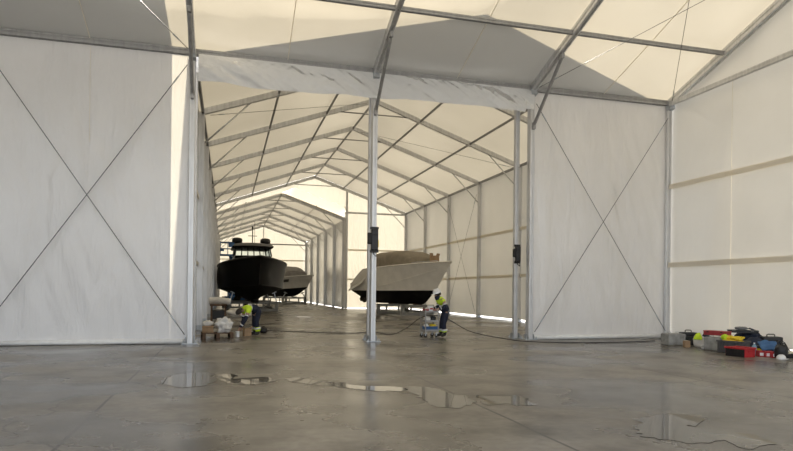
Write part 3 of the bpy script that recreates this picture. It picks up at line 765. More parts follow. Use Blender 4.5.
def person(loc, rz, label, J, helmet, face_yaw=0):
    t = empty('person', loc, label, 'person', None, rz)
    P = []; E = []
    def add(c, r, par=None):
        P.append((c, r)); i = len(P)-1
        if par is not None: E.append((par, i))
        return i
    pel = add(J['pelvis'], (.10, .095)); wa = add(J['waist'], (.095, .09), pel); ch = add(J['chest'], (.125, .105), wa)
    nk = add(J['neck'], .058, ch); hd0 = add(lerp(J['neck'], J['head'], .55), .062, nk)
    hd = add(J['head'], (.088, .098), hd0); add(J['crown'], .06, hd)
    up = (Vector(J['crown'])-Vector(J['head'])).normalized()
    fw = Vector(J['face']).normalized(); side = up.cross(fw).normalized()
    for k, s in enumerate((1, -1)):
        sh = add(J['sh'][k], .062, ch); el = add(J['el'][k], .045, sh); wr = add(J['wr'][k], .03, el)
        pd = Vector(J['hand'][k]).normalized(); pc = Vector(J['wr'][k])+pd*.05
        ha = add(tuple(pc), (.034, .022), wr)
        hp = add(J['hip'][k], .07, pel); kn = add(J['kn'][k], .06, hp); an = add(J['an'][k], .045, kn); add(J['toe'][k], .035, an)
        # five fingers, curled, each rooted in the palm
        sd = Vector(J['palm'][k]).normalized(); ax = pd.cross(sd).normalized()
        for f, (of, ln, rr) in enumerate(((-.030, .070, .0085), (-.011, .080, .009), (.010, .076, .009), (.028, .060, .0078))):
            a = pc+pd*.025+sd*0+ax*of; q1 = a+pd*ln*.5; q2 = q1+(pd*.5+sd*.75)*ln*.38; q3 = q2+(sd*.9-pd*.2)*ln*.3
            i1 = add(tuple(a), .010, ha); i2 = add(tuple(q1), rr, i1); i3 = add(tuple(q2), rr, i2); add(tuple(q3), rr*.85, i3)
        a = pc-pd*.02-ax*.03*s; q1 = a-ax*.03*s+pd*.025+sd*.015; q2 = q1+pd*.03+sd*.02
        i1 = add(tuple(a), .012, ha); i2 = add(tuple(q1), .0105, i1); add(tuple(q2), .009, i2)
    body = skinmesh('body', P, E, 'skin', t, 1)
    H = Vector(J['head'])
    # face: nose, eyes, mouth, ears
    b = MB(); b.tube([H+fw*.088+up*.01, H+fw*.112-up*.015, H+fw*.09-up*.028], [.008, .014, .008], 8)
    b.build('nose', 'skin', t, True)
    for s in (1, -1):
        b = MB(); b.blob(H+side*s*.088-up*.03, (.03, .04, .06), .05, 1, 2, flat=False); b.build('ear', 'skin', t, True)
    b = MB()
    b.bm.free()
    for s in (1, -1):
        b = MB(); b.blob(H+fw*.088+side*s*.032+up*.008, (.02, .02, .014), 0, 1, 2, flat=False); b.build('eye', 'hair', t, True)
    b = MB(); b.tube([H+fw*.087-up*.05+side*.025, H+fw*.094-up*.052, H+fw*.087-up*.05-side*.025], .006, 6); b.build('mouth', 'redcase', t, True)
    # hair cap
    mt = Matrix(((fw.x, side.x, up.x, H.x), (fw.y, side.y, up.y, H.y), (fw.z, side.z, up.z, H.z), (0, 0, 0, 1)))
    b = MB(); vs = b.lathe([(.101, -.05), (.112, 0), (.11, .04), (.09, .09), (.05, .118), (.0, .125)], (-.014, 0, .0), 18)
    for v in vs:
        if v.co.x > .05 and v.co.z < .05: v.co.z = .05
    bmesh.ops.transform(b.bm, matrix=mt, verts=vs); b.build('hair', 'hair', t, True)
    if helmet:
        b = MB(); vs = b.lathe([(.125, .03), (.135, .03), (.132, .07), (.118, .12), (.085, .155), (.04, .172), (0, .175)], (-.005, 0, 0), 22)
        vs += b.box((.125, 0, .035), (.11, .17, .014), 0, .006, 0, .15); vs += b.box((0, 0, .165), (.2, .03, .025), 0, .01)
        bmesh.ops.transform(b.bm, matrix=mt, verts=vs); h = b.build('helmet', helmet, t, False, 50); h['label'] = 'hard hat'
        b = MB(); q = [(.0, .105, .04), (.04, .085, -.06), (.075, .02, -.11), (.075, -.02, -.11), (.04, -.085, -.06), (0, -.105, .04)]
        b.tube([mt @ Vector(v) for v in q], .007, 6); b.build('chin_strap', 'black', t, True)
        b = MB(); vs = b.lathe([(.07, -.17), (.085, -.12), (.09, -.07), (.08, -.05)], (.02, 0, -.0), 16); bmesh.ops.transform(b.bm, matrix=mt, verts=vs); b.build('neck_gaiter', 'navy', t, True)
    # clothing
    pts = [(J['hipc'], (.155, .135)), (lerp(J['pelvis'], J['waist'], .5), (.165, .135))]
    ed = [(0, 1)]
    for k in (0, 1):
        i = len(pts); pts += [(J['hip'][k], (.112, .112)), (lerp(J['hip'][k], J['kn'][k], .5), .098), (J['kn'][k], .082), (lerp(J['kn'][k], J['an'][k], .5), .076), (lerp(J['kn'][k], J['an'][k], .93), .068)]
        ed += [(0, i), (i, i+1), (i+1, i+2), (i+2, i+3), (i+3, i+4)]
    skinmesh('trousers', pts, ed, 'navy', t, 2)
    pts = [(lerp(J['pelvis'], J['waist'], -.35), (.17, .15)), (J['waist'], (.17, .145)), (lerp(J['waist'], J['chest'], .5), (.175, .14))]
    skinmesh('jacket_lower', *[pts, [(0, 1), (1, 2)]], 'navy', t, 2)
    pts = [(lerp(J['waist'], J['chest'], .35), (.182, .15)), (J['chest'], (.195, .16)), (lerp(J['chest'], J['neck'], .55), (.16, .13)), (lerp(J['chest'], J['neck'], .95), .082)]
    ed = [(0, 1), (1, 2), (2, 3)]
    for k in (0, 1):
        i = len(pts); pts += [(J['sh'][k], .088), (lerp(J['sh'][k], J['el'][k], .5), .072)]; ed += [(1, i), (i, i+1)]
    skinmesh('jacket_upper', pts, ed, 'hivis', t, 2)
    for k in (0, 1):
        q = [(lerp(J['sh'][k], J['el'][k], .48), .073), (J['el'][k], .064), (lerp(J['el'][k], J['wr'][k], .5), .056), (lerp(J['el'][k], J['wr'][k], .94), .047)]
        skinmesh('sleeve', *chain(q), 'navy', t, 2)
        a, c_ = lerp(J['sh'][k], J['el'][k], .52), lerp(J['sh'][k], J['el'][k], .78); skinmesh('sleeve_band', *chain([(a, .088), (c_, .084)]), 'reflect', t, 2)
        a, c_ = lerp(J['el'][k], J['wr'][k], .5), lerp(J['el'][k], J['wr'][k], .78); skinmesh('cuff_band', *chain([(a, .07), (c_, .066)]), 'reflect', t, 2)
        kn, an = J['kn'][k], J['an'][k]
        skinmesh('ankle_band', *chain([(lerp(kn, an, .38), .098), (lerp(kn, an, .9), .09)]), 'hivis', t, 2)
        b = MB(); a = Vector(lerp(kn, an, .5)); d = (Vector(an)-Vector(kn)).normalized(); b.tube([a, a+d*.05], .099, 14); b.build('reflective_stripe', 'reflect', t, True)
        an_, to = Vector(an), Vector(J['toe'][k])
        skinmesh('boot', *chain([(tuple(an_+Vector((0, 0, .09))), .058), (tuple(an_), .060), (tuple(lerp(an_, to, .45)), (.056, .046)), (tuple(to), (.048, .038))]), 'boot', t, 2)
    # reflective belt round the jacket
    a = Vector(lerp(J['waist'], J['chest'], .38)); d = (Vector(J['chest'])-Vector(J['waist'])).normalized()
    skinmesh('jacket_band', [(tuple(a), (.188, .157)), (tuple(a+d*.055), (.190, .157))], [(0, 1)], 'reflect', t, 2)
    return t

# worker with the trolley, facing left
pw = G(441.5, 337.2)
J = dict(pelvis=(-.12, 0, .82), hipc=(-.14, 0, .79), waist=(-.10, 0, .95), chest=(.03, 0, 1.15), neck=(.11, 0, 1.30), head=(.17, 0, 1.38), crown=(.195, 0, 1.465), face=(.95, 0, -.3),
         sh=[(.05, .18, 1.22), (.05, -.18, 1.22)], el=[(.0, .26, .97), (.0, -.26, .97)], wr=[(.22, .2, .91), (.22, -.2, .91)], hand=[(1, -.1, -.05), (1, .1, -.05)], palm=[(0, 0, -1), (0, 0, -1)],
         hip=[(-.14, .09, .79), (-.14, -.09, .79)], kn=[(-.02, .105, .44), (-.05, -.105, .44)], an=[(-.07, .1, .085), (-.03, -.1, .085)], toe=[(.08, .11, .045), (.12, -.11, .045)])
person(pw, PI+.12, 'worker in white hard hat and yellow and navy workwear leaning on a trolley', J, 'whitepl')

# worker bent over by the left wall, facing left
pb = G(255.5, 335.6)
J = dict(pelvis=(-.06, 0, .82), hipc=(-.07, 0, .79), waist=(.08, 0, .885), chest=(.30, 0, .88), neck=(.46, 0, .82), head=(.55, 0, .765), crown=(.625, 0, .75), face=(.2, 0, -.98),
         sh=[(.33, .19, .82), (.33, -.19, .82)], el=[(.46, .24, .54), (.30, -.23, .53)], wr=[(.64, .20, .26), (.40, -.20, .28)], hand=[(.45, -.05, -.9), (.3, .1, -.95)], palm=[(-.9, 0, -.4), (-.9, 0, -.3)],
         hip=[(-.07, .09, .79), (-.07, -.09, .79)], kn=[(.03, .11, .44), (.0, -.11, .44)], an=[(-.04, .11, .085), (-.03, -.10, .085)], toe=[(.11, .13, .045), (.12, -.11, .045)])
person(pb, PI+.42, 'bareheaded worker in yellow and navy bending down to the floor by the left wall', J, None)

# ------------------------------------------------------------------ trolley and its load
pc = G(429.3, 337.0); tz = PI+.12
t = empty('trolley', pc, 'grey metal three shelf trolley pushed by the worker in white hard hat', 'trolley', None, 0.12)
W, D = .45, .36
for i, z in enumerate((.2, .5, .80)):
    b = MB(); b.box((0, 0, z), (W, D, .02), 0, .004)
    for s in (-1, 1): b.box((0, s*D/2, z+.025), (W, .012, .05)); b.box((s*W/2, 0, z+.025), (.012, D, .05))
    b.build('shelf', 'alu_dark', t)
for sx in (-1, 1):
    for sy in (-1, 1):
        b = MB(); b.box((sx*W/2, sy*D/2, .50), (.03, .03, .76), 0, .004); b.build('upright', 'alu_dark', t)
        cs = MB(); cs.box((sx*W*.42, sy*D*.42, .135), (.05, .04, .05)); cs.box((sx*W*.42-.02, sy*D*.42, .09), (.05, .045, .08), 0, .008); c_ = cs.build('caster', 'steel', t)
        b = MB(); b.lathe([(.02, -.018), (.058, -.016), (.06, 0), (.058, .016), (.02, .018)], (0, 0, 0), 16, Matrix.Translation((sx*W*.42-.02, sy*D*.42, .06)) @ Matrix.Rotation(PI/2, 4, 'X')); b.build('wheel', 'rubber', c_, True)
b = MB(); b.tube([(W/2, -D/2, .86), (W/2+.1, -D/2, .93), (W/2+.1, D/2, .93), (W/2, D/2, .86)], .013, 8); b.build('push_handle', 'steel', t, True)
R = Matrix.Rotation(.12, 3, 'Z')
def on(x, y, z): return pc+R @ Vector((x, y, z))
t = empty('bucket', on(.02, -.02, .812), 'small white bucket with lid on top of the trolley', 'bucket')
b = MB(); b.lathe([(.085, 0), (.095, .005), (.105, .16), (.11, .165), (.11, .175)], (0, 0, 0), 22); b.build('pail', 'whitepl', t, False, 40)
b = MB(); b.lathe([(.112, .17), (.114, .195), (.10, .2), (.0, .2)], (0, 0, 0), 22); b.build('lid', 'whitepl', t, False, 40)
b = MB(); b.box((0, -.1, .1), (.09, .012, .05), 0, .003); lo_ = b.build('paper_label', 'red', t); lo_['label'] = 'red patch on the bucket'
def case(name, loc, rz, d, mat, label, cat, group=None, handle=True, latch='greypl', lidmat=None, hmat='black'):
    t = empty(name, loc, label, cat, group, rz)
    b = MB(); b.box((0, 0, d[2]*.36), (d[0], d[1], d[2]*.72), 0, min(d)*.07)
    for i in range(-2, 3): b.box((i*d[0]*.17, -d[1]/2, d[2]*.34), (d[0]*.05, .012, d[2]*.5))
    b.build('body', mat, t)
    b = MB(); b.box((0, 0, d[2]*.86), (d[0]*1.02, d[1]*1.03, d[2]*.28), 0, min(d)*.09); b.build('lid', lidmat or mat, t)
    for s in (-1, 1):
        b = MB(); b.box((s*d[0]*.3, -d[1]*.52, d[2]*.72), (d[0]*.09, .02, d[2]*.2), 0, .004); b.build('latch', latch, t)
    if handle:
        b = MB(); h = d[2]; b.tube([(-d[0]*.2, 0, h*.98), (-d[0]*.2, 0, h+.045), (-d[0]*.14, 0, h+.06), (d[0]*.14, 0, h+.06), (d[0]*.2, 0, h+.045), (d[0]*.2, 0, h*.98)], .014, 8); b.build('handle', hmat, t, True)
    return t
case('tool_case', on(-.02, -.0+.0, .812-.0) if False else on(-.14, .0, .812), .12+PI/2, (.24, .13, .09), 'redcase', 'flat red case on the top shelf of the trolley, beside the bucket', 'case', None, False)
case('drill_case', on(.15, .02, .812), .12+PI/2, (.24, .12, .10), 'redcase', 'dull red case on the trolley top shelf by the push handle', 'case', None, False)
def bag(name, loc, rz, d, mat, label, cat, group=None, seed=0, strap=True, smat=None):
    t = empty(name, loc, label, cat, group, rz)
    b = MB(); b.blob((0, 0, 0), d, .12, 2.2, 3, seed); b.build('sack', mat, t, True)
    if strap:
        b = MB()
        for s in (-1, 1): b.tube([(-d[0]*.22, s*d[1]*.2, d[2]*.72), (-d[0]*.18, s*d[1]*.24, d[2]*1.0), (0, s*d[1]*.25, d[2]*1.1), (d[0]*.18, s*d[1]*.24, d[2]*1.0), (d[0]*.22, s*d[1]*.2, d[2]*.72)], .013, 6)
        b.build('carry_strap', smat or mat, t, True)
    return t
def cloth(name, loc, rz, d, mat, label, cat='cloth', seed=0, group=None):
    b = MB(); b.blob((0, 0, 0), d, .28, 2.6, 4, seed); o = b.build(name, mat, None, True); o.location = loc; o.rotation_euler = (0, 0, rz)
    return tag(o, label, cat, group)
cloth('rag', on(-.11, -.04, .512), .3, (.2, .22, .15), 'whitecloth', 'white rag bundle on the middle shelf of the trolley', 'cloth', 2)
bag('tool_bag', on(.11, .0, .512), .12, (.22, .24, .17), 'black', 'black bag on the middle shelf of the trolley', 'bag', None, 5)
def crate(name, loc, rz, d, mat, label, cat='crate', group=None, sidemat=None, endmat=None):
    t = empty(name, loc, label, cat, group, rz); w, l, h = d; th = .018
    b = MB(); b.box((0, 0, .012), (w*.93, l*.9, .024)); b.build('base', mat, t)
    for s in (-1, 1):
        b = MB(); b.bar((-w*.48, s*l*.47, h/2), (w*.48, s*l*.47, h/2), th, h)
        for i in range(-3, 4): b.box((i*w*.14, s*(l*.47+th*.7), h*.45), (.016, .016, h*.8))
        b.build('side_wall', sidemat or mat, t)
        b = MB(); b.box((0, s*(l*.5), h-.015), (w*1.04, .05, .045), 0, .006); b.build('rim', mat, t)
        b = MB(); b.bar((s*w*.48, -l*.47, h/2), (s*w*.48, l*.47, h/2), th, h); b.box((s*w*.5, 0, h-.02), (.03, l, .04), 0, .006); b.box((s*w*.5, 0, h*.62), (.02, l*.35, .05), 0, .008); b.build('end_wall', endmat or sidemat or mat, t)
    return t
crate('plastic_bin', on(.02, .0, .212), .12, (.40, .31, .13), 'blue', 'blue plastic bin on the bottom shelf of the trolley', 'bin')
cloth('yellow_glove', on(.1, -.03, .245), .2, (.2, .18, .19), 'yellow', 'crumpled yellow gloves lying in the blue bin of the trolley', 'gloves', 4)
cloth('paper_bundle', on(-.12, -.03, .245), .2, (.14, .16, .20), 'whitepl', 'white and rumpled paper bundle lying in the blue bin of the trolley', 'paper', 8)

# ------------------------------------------------------------------ hose across the opening
h = [G(262, 331), G(290, 331.8), G(320, 333), G(350, 333.6), G(378, 333)]
h = [Vector((p.x, p.y, .018)) for p in h]
back = Vector((.03, .30, 0))
mid = [pc+Vector((-1.15, .45, .05)), pc+Vector((-.65, .42, .26)), pc+Vector((-.25, .38, .56)), pc+Vector((.12, .36, .68)), pw+Vector((.18, .32, .64)), pw+Vector((.5, .25, .46)), pw+Vector((.95, .1, .20)), pw+Vector((1.4, -.1, .07))]
e = [G(500, 338.5), G(520, 341.5), G(560, 343.2), G(610, 343.0), G(655, 341.5)]
e = [Vector((p.x, min(p.y, YP-.3) if p.x > 8.5 else p.y, .018)) for p in e]
ctrl = h+mid+e
def smooth(pts, n=6):
    out = []
    for i in range(len(pts)-1):
        p0 = pts[max(i-1, 0)]; p1_, p2_ = pts[i], pts[i+1]; p3_ = pts[min(i+2, len(pts)-1)]
        for k in range(n):
            t_ = k/n
            out.append(.5*((2*p1_)+(p2_-p0)*t_+(2*p0-5*p1_+4*p2_-p3_)*t_*t_+(3*p1_-p0-3*p2_+p3_)*t_**3))
    out.append(pts[-1]); return out
b = MB(); q = smooth(ctrl)
for v in q: v.z = max(v.z, .018)
b.tube(q, .013, 8); o = b.build('air_hose', 'rubber', None, True); tag(o, 'dark hose trailing over the floor and looped up behind the trolley worker', 'hose')

# ------------------------------------------------------------------ clutter by the left wall
pp = G(217, 337.5)
t = empty('pallet', pp, 'small dark timber pallet by the left wall carrying a white bundle', 'pallet', None, .12)
for i in range(-2, 3):
    b = MB(); b.box((0, i*.13, .145), (.92, .10, .022), 0, .004); b.build('deck_board', 'timber', t)
for i in (-1, 0, 1):
    b = MB(); b.box((i*.4, 0, .068), (.1, .62, .135), 0, .006); b.build('bearer', 'timber', t)
R2 = Matrix.Rotation(.12, 3, 'Z')
def onp(x, y, z): return pp+R2 @ Vector((x, y, z))
b = MB(); b.blob((0, 0, 0), (.46, .42, .46), .3, 2.2, 4, 3); o = b.build('bundled_sheet', 'whitecloth', None, True); o.location = onp(.2, 0, .156); tag(o, 'crumpled white sheet bundled up on the small pallet', 'sheet')
case('carton', onp(-.27, .0, .156), .05, (.32, .3, .2), 'card', 'brown carton on the small pallet, left of the white bundle', 'box', None, False, 'card')
b = MB(); b.blob((0, 0, 0), (.3, .26, .16), .25, 2.4, 3, 9); o = b.build('rag', 'whitecloth', None, True); o.location = onp(-.27, 0, .365); tag(o, 'crumpled pale rag lying on the brown carton of the pallet', 'cloth')
q = G(237.5, 337)
t = empty('paint_pot', q, 'small white pot on the floor under the bent worker hand', 'pot')
b = MB(); b.lathe([(.055, 0), (.06, .005), (.06, .15), (.064, .155), (.064, .165)], (0, 0, 0), 20); b.build('pot_body', 'whitepl', t, False, 40)
b = MB(); b.lathe([(.062, .163), (.062, .178), (0, .18)], (0, 0, 0), 20); b.build('lid', 'whitepl', t, False, 40)
q = G(247, 336.0)
t = empty('carton', q, 'brown carton on the floor between the bent worker hands and feet', 'box', None, .3)
b = MB(); b.box((0, 0, .12), (.22, .2, .24), 0, .006); b.build('carton_body', 'card', t)
for s in (-1, 1):
    b = MB(); b.box((s*.13, 0, .27), (.10, .19, .006), 0, 0, 0, s*-.6); b.build('flap', 'card', t)
q = G(263.5, 333.0)
bag('tool_bag', q, .2, (.26, .22, .2), 'black', 'black tool bag on the floor behind the bent worker', 'bag', None, 7)
# trestle and rolled covers against the left wall
q = Vector((-.38, 29.2, 0))
t = empty('timber_trestle', q, 'dark trestle by the left wall loaded with a rolled white cover', 'trestle')
b = MB(); b.box((0, 0, .74), (.75, .9, .07), 0, .008); b.build('top_board', 'timber', t)
for sx in (-1, 1):
    for sy in (-1, 1):
        b = MB(); b.box((sx*.3, sy*.38, .355), (.08, .08, .71), 0, .005); b.build('leg', 'timber', t)
b = MB(); b.box((0, 0, .3), (.55, .7, .4), 0, .02); b.build('stored_box', 'black', t)
b = MB()
pa = [Vector((-.42, -.1, .93)), Vector((0, -.05, .95)), Vector((.3, .0, .92)), Vector((.5, .05, .88))]
b.tube(smooth(pa), .15, 14)
o = b.build('rolled_cover', 'whitecloth', None, True); o.location = q; tag(o, 'rolled white cover resting on the dark trestle by the left wall', 'cover')
b = MB(); b.blob((0, 0, 0), (1.3, 1.0, .5), .2, 2, 4, 12); o = b.build('folded_tarpaulin', 'whitecloth', None, True); o.location = (.62, 33.5, 0); tag(o, 'pale folded tarpaulin heap on the floor beside the black boat cradle', 'tarpaulin')

# ------------------------------------------------------------------ pile of gear along the right wall
def block(loc, rz, d, label):
    t = empty('ballast_block', loc, label, 'block', 'concrete ballast blocks', rz)
    b = MB(); b.box((0, 0, d[2]/2), d, 0, .025)
    b.build('block_body', 'concrete', t)
    b = MB()
    for s in (-1, 1): b.tube([(s*d[0]*.25-.05, 0, d[2]-.02), (s*d[0]*.25-.05, 0, d[2]+.04), (s*d[0]*.25+.05, 0, d[2]+.04), (s*d[0]*.25+.05, 0, d[2]-.02)], .01, 6)
    b.build('lifting_eye', 'steel', t, True)
    for i in range(-3, 4):
        pass
    return t
def at(px, py, dz=0): v = G(px, py); v.z = dz; return v
wr = -PI/2+.0    # along the right wall
block(at(673, 344.8), -.12, (.52, .42, .33), 'concrete ballast block at the foot of the corner post')
block(at(716, 350.0), -1.25, (.5, .34, .34), 'grey concrete ballast block under the long red case')
case('suitcase', at(688, 344.5), -.4, (.42, .3, .36), 'black', 'black case standing behind the first concrete block by the corner', 'case', None, True, 'greypl')
t = empty('carton', at(686.5, 347.2), 'small brown carton in front of the black case near the corner', 'box', None, -.3)
b = MB(); b.box((0, 0, .09), (.15, .14, .18), 0, .005); b.build('carton_body', 'card', t)
b = MB(); b.box((0, 0, .182), (.05, .142, .004)); b.build('tape', 'cream', t)
bag('sack', at(699, 347.0), -.5, (.30, .28, .36), 'whitecloth', 'bulging white sack under a yellow vest, between black case and red case', 'sack', None, 14, False)
b = MB()
def vest(u, v):
    th = .05+1.3*v; ph = -2.5-.8+1.5*u
    r_ = 1.06+.06*noise.noise(Vector((u*7, v*6, 1)))
    return Vector((.16*r_*math.sin(th)*math.cos(ph), .15*r_*math.sin(th)*math.sin(ph), .16+.215*r_*math.cos(th)))
b.grid(vest, 20, 18); o = b.build('safety_vest', 'hivis', None, True)
sm = o.modifiers.new('thick', 'SOLIDIFY'); sm.thickness = .012; sm.offset = 1
o.location = at(699, 347.0); tag(o, 'yellow safety vest with pale stripe draped over the white sack', 'vest')
b = MB(); b.grid(lambda u, v: vest(u, .55+.12*v)*1.03+Vector((0, 0, 0)), 20, 3); b.build('reflective_stripe', 'reflect', o, True)
cloth('dust_sheet', at(706.5, 349.0), .4, (.3, .22, .15), 'whitepl', 'small white crumpled sheet on the floor in front of the white sack', 'sheet', 21)
bag('duffel_bag', at(706, 346.0), -.9, (.34, .3, .34), 'navybag', 'dark blue duffel bag behind the white sack', 'bag', None, 17)
case('long_case', at(716, 350.0)+Vector((.08, .05, .385)), -1.28, (.62, .26, .12), 'redcase', 'long red case lying on the second concrete block', 'case', None, False, 'black')
crate('storage_crate', at(733.5, 352.5), -1.25, (.62, .42, .30), 'greycrate', 'dark grey crate heaped with yellow straps', 'crate')
b = MB()
rnd = random.Random(3)
for s_ in range(7):
    base = Vector((rnd.uniform(-.24, .24), rnd.uniform(-.12, .12), .3+rnd.uniform(0, .04))); pth = []
    for i in range(12): pth.append(base+Vector((.09*math.sin(i*1.1+s_), .08*math.cos(i*.9+s_*2), .04+.03*math.sin(i*.8+s_))))
    b.tube(pth, .024, 6)
b.blob((0, 0, .2), (.5, .32, .14), .3, 3, 3, 2)
o = b.build('tie_down_straps', 'yellow', None, True); o.location = at(733.5, 352.5); o.rotation_euler = (0, 0, -1.25); o['kind'] = 'stuff'; tag(o, 'heap of yellow straps in the dark grey crate', 'straps', None, 'stuff')
b = MB(); b.blob((0, 0, 0), (.15, .14, .15), .2, 2.5, 3, 33); o = b.build('work_glove', 'hivis', None, True); o.location = at(725, 352.0)+Vector((.02, .04, .315)); tag(o, 'fluorescent yellow glove ball on the left edge of the grey crate', 'glove')
# open red and black bin in front
crate('tool_bin', at(740, 356.3), -1.45, (.52, .36, .22), 'red', 'red open tool bin with a black front, foremost on the floor', 'bin', None, 'black', 'red')
case('flat_case', at(745, 351.2, .0)+Vector((.22, .3, .46)), -.75, (.72, .34, .07), 'black', 'long flat black case lying on top of the dark bags', 'case', None, False, 'greypl')
t = empty('power_drill', at(745, 351.2, .0)+Vector((.17, .3, .535)), 'dark power tool lying on the long flat black case', 'tool', None, -.6)
b = MB(); b.tube([(-.15, 0, .045), (-.05, 0, .045), (.1, 0, .045), (.15, 0, .045)], [.03, .045, .042, .02], 10); b.build('motor_body', 'greypl', t, True)
b = MB(); b.tube([(-.03, .02, .04), (-.05, .12, .035)], .025, 8); b.box((-.055, .15, .035), (.09, .06, .06), 0, .01); b.build('grip', 'black', t)
bag('duffel_bag', at(749, 351.4)+Vector((.42, .42, 0)), -.9, (.75, .5, .52), 'navybag', 'large dark blue bag under the long flat black case', 'bag', None, 23)
bag('duffel_bag', at(758, 352.8)+Vector((.15, .25, 0)), -.8, (.4, .36, .42), 'navybag', 'dark blue bag behind the water bottle', 'bag', None, 29)
t = empty('water_bottle', at(754.2, 355.2), 'pale blue plastic water bottle standing before the dark bags', 'bottle')
b = MB(); b.lathe([(.045, 0), (.055, .01), (.055, .08), (.05, .1), (.055, .12), (.055, .2), (.045, .235), (.018, .27), (.018, .285)], (0, 0, 0), 18); b.build('bottle_body', 'bottle', t, True)
b = MB(); b.lathe([(.02, .28), (.02, .305), (0, .306)], (0, 0, 0), 12); b.build('cap', 'whitepl', t, False, 40)
for i, (px, py, w_, lb) in enumerate(((761.5, 356.5, .2, 'red carton with white label beside the water bottle'), (768.2, 357.0, .2, 'red carton with white label, middle one under the blue cloth'), (774.3, 357.6, .17, 'red carton with white label next to the black rucksack'))):
    t = empty('red_carton', at(px, py), lb, 'box', 'red cartons on the floor', -.35)
    b = MB(); b.box((0, 0, .07), (w_, .16, .14), 0, .006); b.build('carton_body', 'red', t)
    b = MB(); b.box((-.02, -.0805, .06), (w_*.55, .004, .07)); b.build('label_patch', 'whitepl', t)
b = MB()
def blue(u, v):
    x = -.2+.4*u; y = -.16+.34*v
    return Vector((x, y, .16+.18*v+.03*noise.noise(Vector((u*4, v*4, 1)))-.05*abs(u-.5)))
b.grid(blue, 16, 16); o = b.build('folded_cloth', 'bluecloth', None, True); sm = o.modifiers.new('thick', 'SOLIDIFY'); sm.thickness = .03; sm.offset = 1
o.location = at(769, 356.2)+Vector((.05, .05, 0)); o.rotation_euler = (0, 0, -.5); tag(o, 'blue cloth sloping over the red cartons', 'cloth')
case('tool_box', at(773.5, 353.0)+Vector((.12, .2, .0)), -.45, (.46, .32, .40), 'black', 'black toolbox with a carry handle behind the blue cloth', 'toolbox', None, True, 'navybag')
case('tool_case', at(758.5, 354.0)+Vector((0, .05, 0)), -.4, (.2, .14, .20), 'yellow', 'yellow and black small case between the bottle and blue cloth', 'case', None, False, 'black', 'black')
bag('rucksack', at(781, 358.3), -.3, (.27, .26, .36), 'black', 'black rucksack standing near the photo edge, past the red cartons', 'bag', None, 31)
t = empty('hard_hat', at(781.2, 359.2), 'white hard hat lying on the floor against the black rucksack', 'helmet', None, -1.2)
b = MB(); b.lathe([(.09, .0), (.10, .0), (.098, .03), (.09, .065), (.062, .095), (.03, .108), (0, .11)], (0, 0, 0), 22); b.build('shell', 'whitepl', t, False, 50)
b = MB(); b.box((.10, 0, .012), (.08, .13, .012), 0, .005); b.build('peak', 'whitepl', t)
case('cool_box', at(792.5, 357.8), -.2, (.42, .28, .14), 'black', 'flat case with cream lid at the right photo edge', 'case', None, False, 'black', 'cream')
b = MB(); q = smooth([at(778, 352, .03), at(784, 351.5, .22), at(790, 353, .05), at(800, 354, .02)]); b.tube(q, .014, 6); o = b.build('extension_lead', 'rubber', None, True); tag(o, 'black cord arching over the floor behind the cream lidded case', 'cord')

# ------------------------------------------------------------------ puddles
def puddle(px, label, seed):
    pts = [G(*p) for p in px]; dense = smooth(pts+[pts[0]], 14)[:-1]; c_ = sum(pts, Vector())/len(pts)
    b = MB(); vs = []
    for i, v in enumerate(dense):
        nz = noise.noise(Vector((v.x*3.1, v.y*3.1, seed)))*.17+noise.noise(Vector((v.x*8, v.y*8, seed)))*.08
        d = (v-c_); dd = d.normalized() if d.length > 0 else d
        vs.append(b.bm.verts.new(Vector((v.x+dd.x*nz-c_.x, v.y+dd.y*nz-c_.y, 0))))
    f = b.bm.faces.new(vs); bmesh.ops.triangulate(b.bm, faces=[f])
    o = b.build('puddle', 'water', None); o.location = (c_.x, c_.y, .004); tag(o, label, 'puddle', 'puddles on the concrete')
    if o.data.polygons[0].normal.z < 0: o.data.flip_normals()
puddle([(160,384),(168,377),(185,374),(200,372),(212,374),(210,383),(196,387),(175,387)], 'shallow puddle mirroring the left jamb of the opening', 1)
puddle([(214,376),(228,374),(238,376),(236,379),(262,377),(276,379),(262,384),(245,385),(228,383)], 'dark puddle mirroring the black boat', 2)
puddle([(282,379),(300,378),(312,380),(340,383),(362,386),(396,387),(398,391),(365,390),(335,387),(300,383)], 'long thin puddle crossing below the middle post', 3)
puddle([(402,388),(425,387),(440,390),(455,394),(468,396),(474,401),(470,405),(455,408),(438,407),(425,402),(415,395)], 'puddle mirroring the trolley worker and rear right wall', 4)
puddle([(479,396),(500,396),(518,396),(529,400),(532,405),(520,407),(505,404),(488,405),(482,402)], 'puddle mirroring the foot of the right jamb of the opening', 5)
puddle([(634,421),(637,417),(650,416),(678,415),(700,416),(704,420),(697,425),(690,428),(715,430),(745,434),(765,440),(768,446),(752,449),(738,447),(730,442),(715,442),(695,444),(675,442),(650,439),(640,436),(642,430)], 'large puddle nearest the viewer mirroring the corner post', 6)

# ------------------------------------------------------------------ neighbouring hall outside, left of the rear tent
t = empty('neighbour_hall', (-12.65, 34.0, 0), 'tall grey hall standing outside left of the rear tent', 'building')
b = MB(); b.box((0, 0, 6.2), (22.4, 32.0, 12.4), 0, .05); b.build('hall_walls', 'concrete', t)
b = MB(); b.box((0, 0, 12.5), (22.5, 32.1, .2), 0, .03); b.build('hall_roof', 'paint', t)

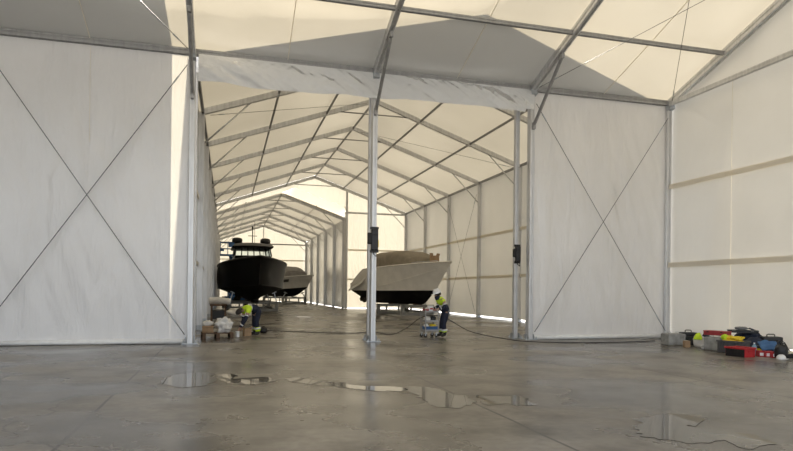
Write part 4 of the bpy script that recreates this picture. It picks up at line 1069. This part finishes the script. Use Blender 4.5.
# ------------------------------------------------------------------ light
w = bpy.data.worlds.new('sky'); scn.world = w; w.use_nodes = True
nt = w.node_tree; nt.nodes.clear()
sky = nt.nodes.new('ShaderNodeTexSky'); sky.sky_type = 'NISHITA'; sky.sun_disc = False
sky.sun_elevation = math.radians(31.7); sky.sun_rotation = 0.0; sky.air_density = 1.0; sky.dust_density = 1.5; sky.ozone_density = 1.0
bg = nt.nodes.new('ShaderNodeBackground'); bg.inputs['Strength'].default_value = .18
wo = nt.nodes.new('ShaderNodeOutputWorld')
hs = nt.nodes.new('ShaderNodeHueSaturation'); hs.inputs['Saturation'].default_value = .38
nt.links.new(sky.outputs[0], hs.inputs['Color'])
bg2 = nt.nodes.new('ShaderNodeBackground'); bg2.inputs['Color'].default_value = (.83, .89, 1.0, 1); bg2.inputs['Strength'].default_value = .75   # bright haze
ads = nt.nodes.new('ShaderNodeAddShader')
nt.links.new(hs.outputs[0], bg.inputs[0]); nt.links.new(bg.outputs[0], ads.inputs[0]); nt.links.new(bg2.outputs[0], ads.inputs[1]); nt.links.new(ads.outputs[0], wo.inputs[0])
sd = bpy.data.lights.new('sun', 'SUN'); sd.energy = 18.5; sd.angle = math.radians(.55); sd.color = (1.0, .93, .82)
so = bpy.data.objects.new('sun', sd); COL.objects.link(so); so.location = (0, 60, 40)
so.rotation_euler = (math.radians(-58.3), 0, math.radians(-2.0))

# ------------------------------------------------------------------ camera
cd = bpy.data.cameras.new('camera'); cam = bpy.data.objects.new('camera', cd); COL.objects.link(cam)
cd.sensor_fit = 'HORIZONTAL'; cd.sensor_width = 36; cd.lens = 36*FPX/793; cd.shift_y = (HY-225.5)/793; cd.clip_end = 500
cam.matrix_world = Matrix.Translation((0, 0, CAMH)) @ Matrix.Rotation(-YAW, 4, 'Z') @ Matrix.Rotation(PI/2, 4, 'X') @ Matrix.Rotation(ROLL, 4, 'Z')
scn.camera = cam
scn.view_settings.view_transform = 'Standard'; scn.view_settings.look = 'None'; scn.view_settings.gamma = 1; scn.view_settings.use_curve_mapping = False
scn.view_settings.exposure = 0.12
scn.cycles.use_denoising = True
scn.cycles.max_bounces = 14; scn.cycles.diffuse_bounces = 8; scn.cycles.glossy_bounces = 5; scn.cycles.transmission_bounces = 8; scn.cycles.transparent_max_bounces = 12
scn.cycles.sample_clamp_indirect = 6
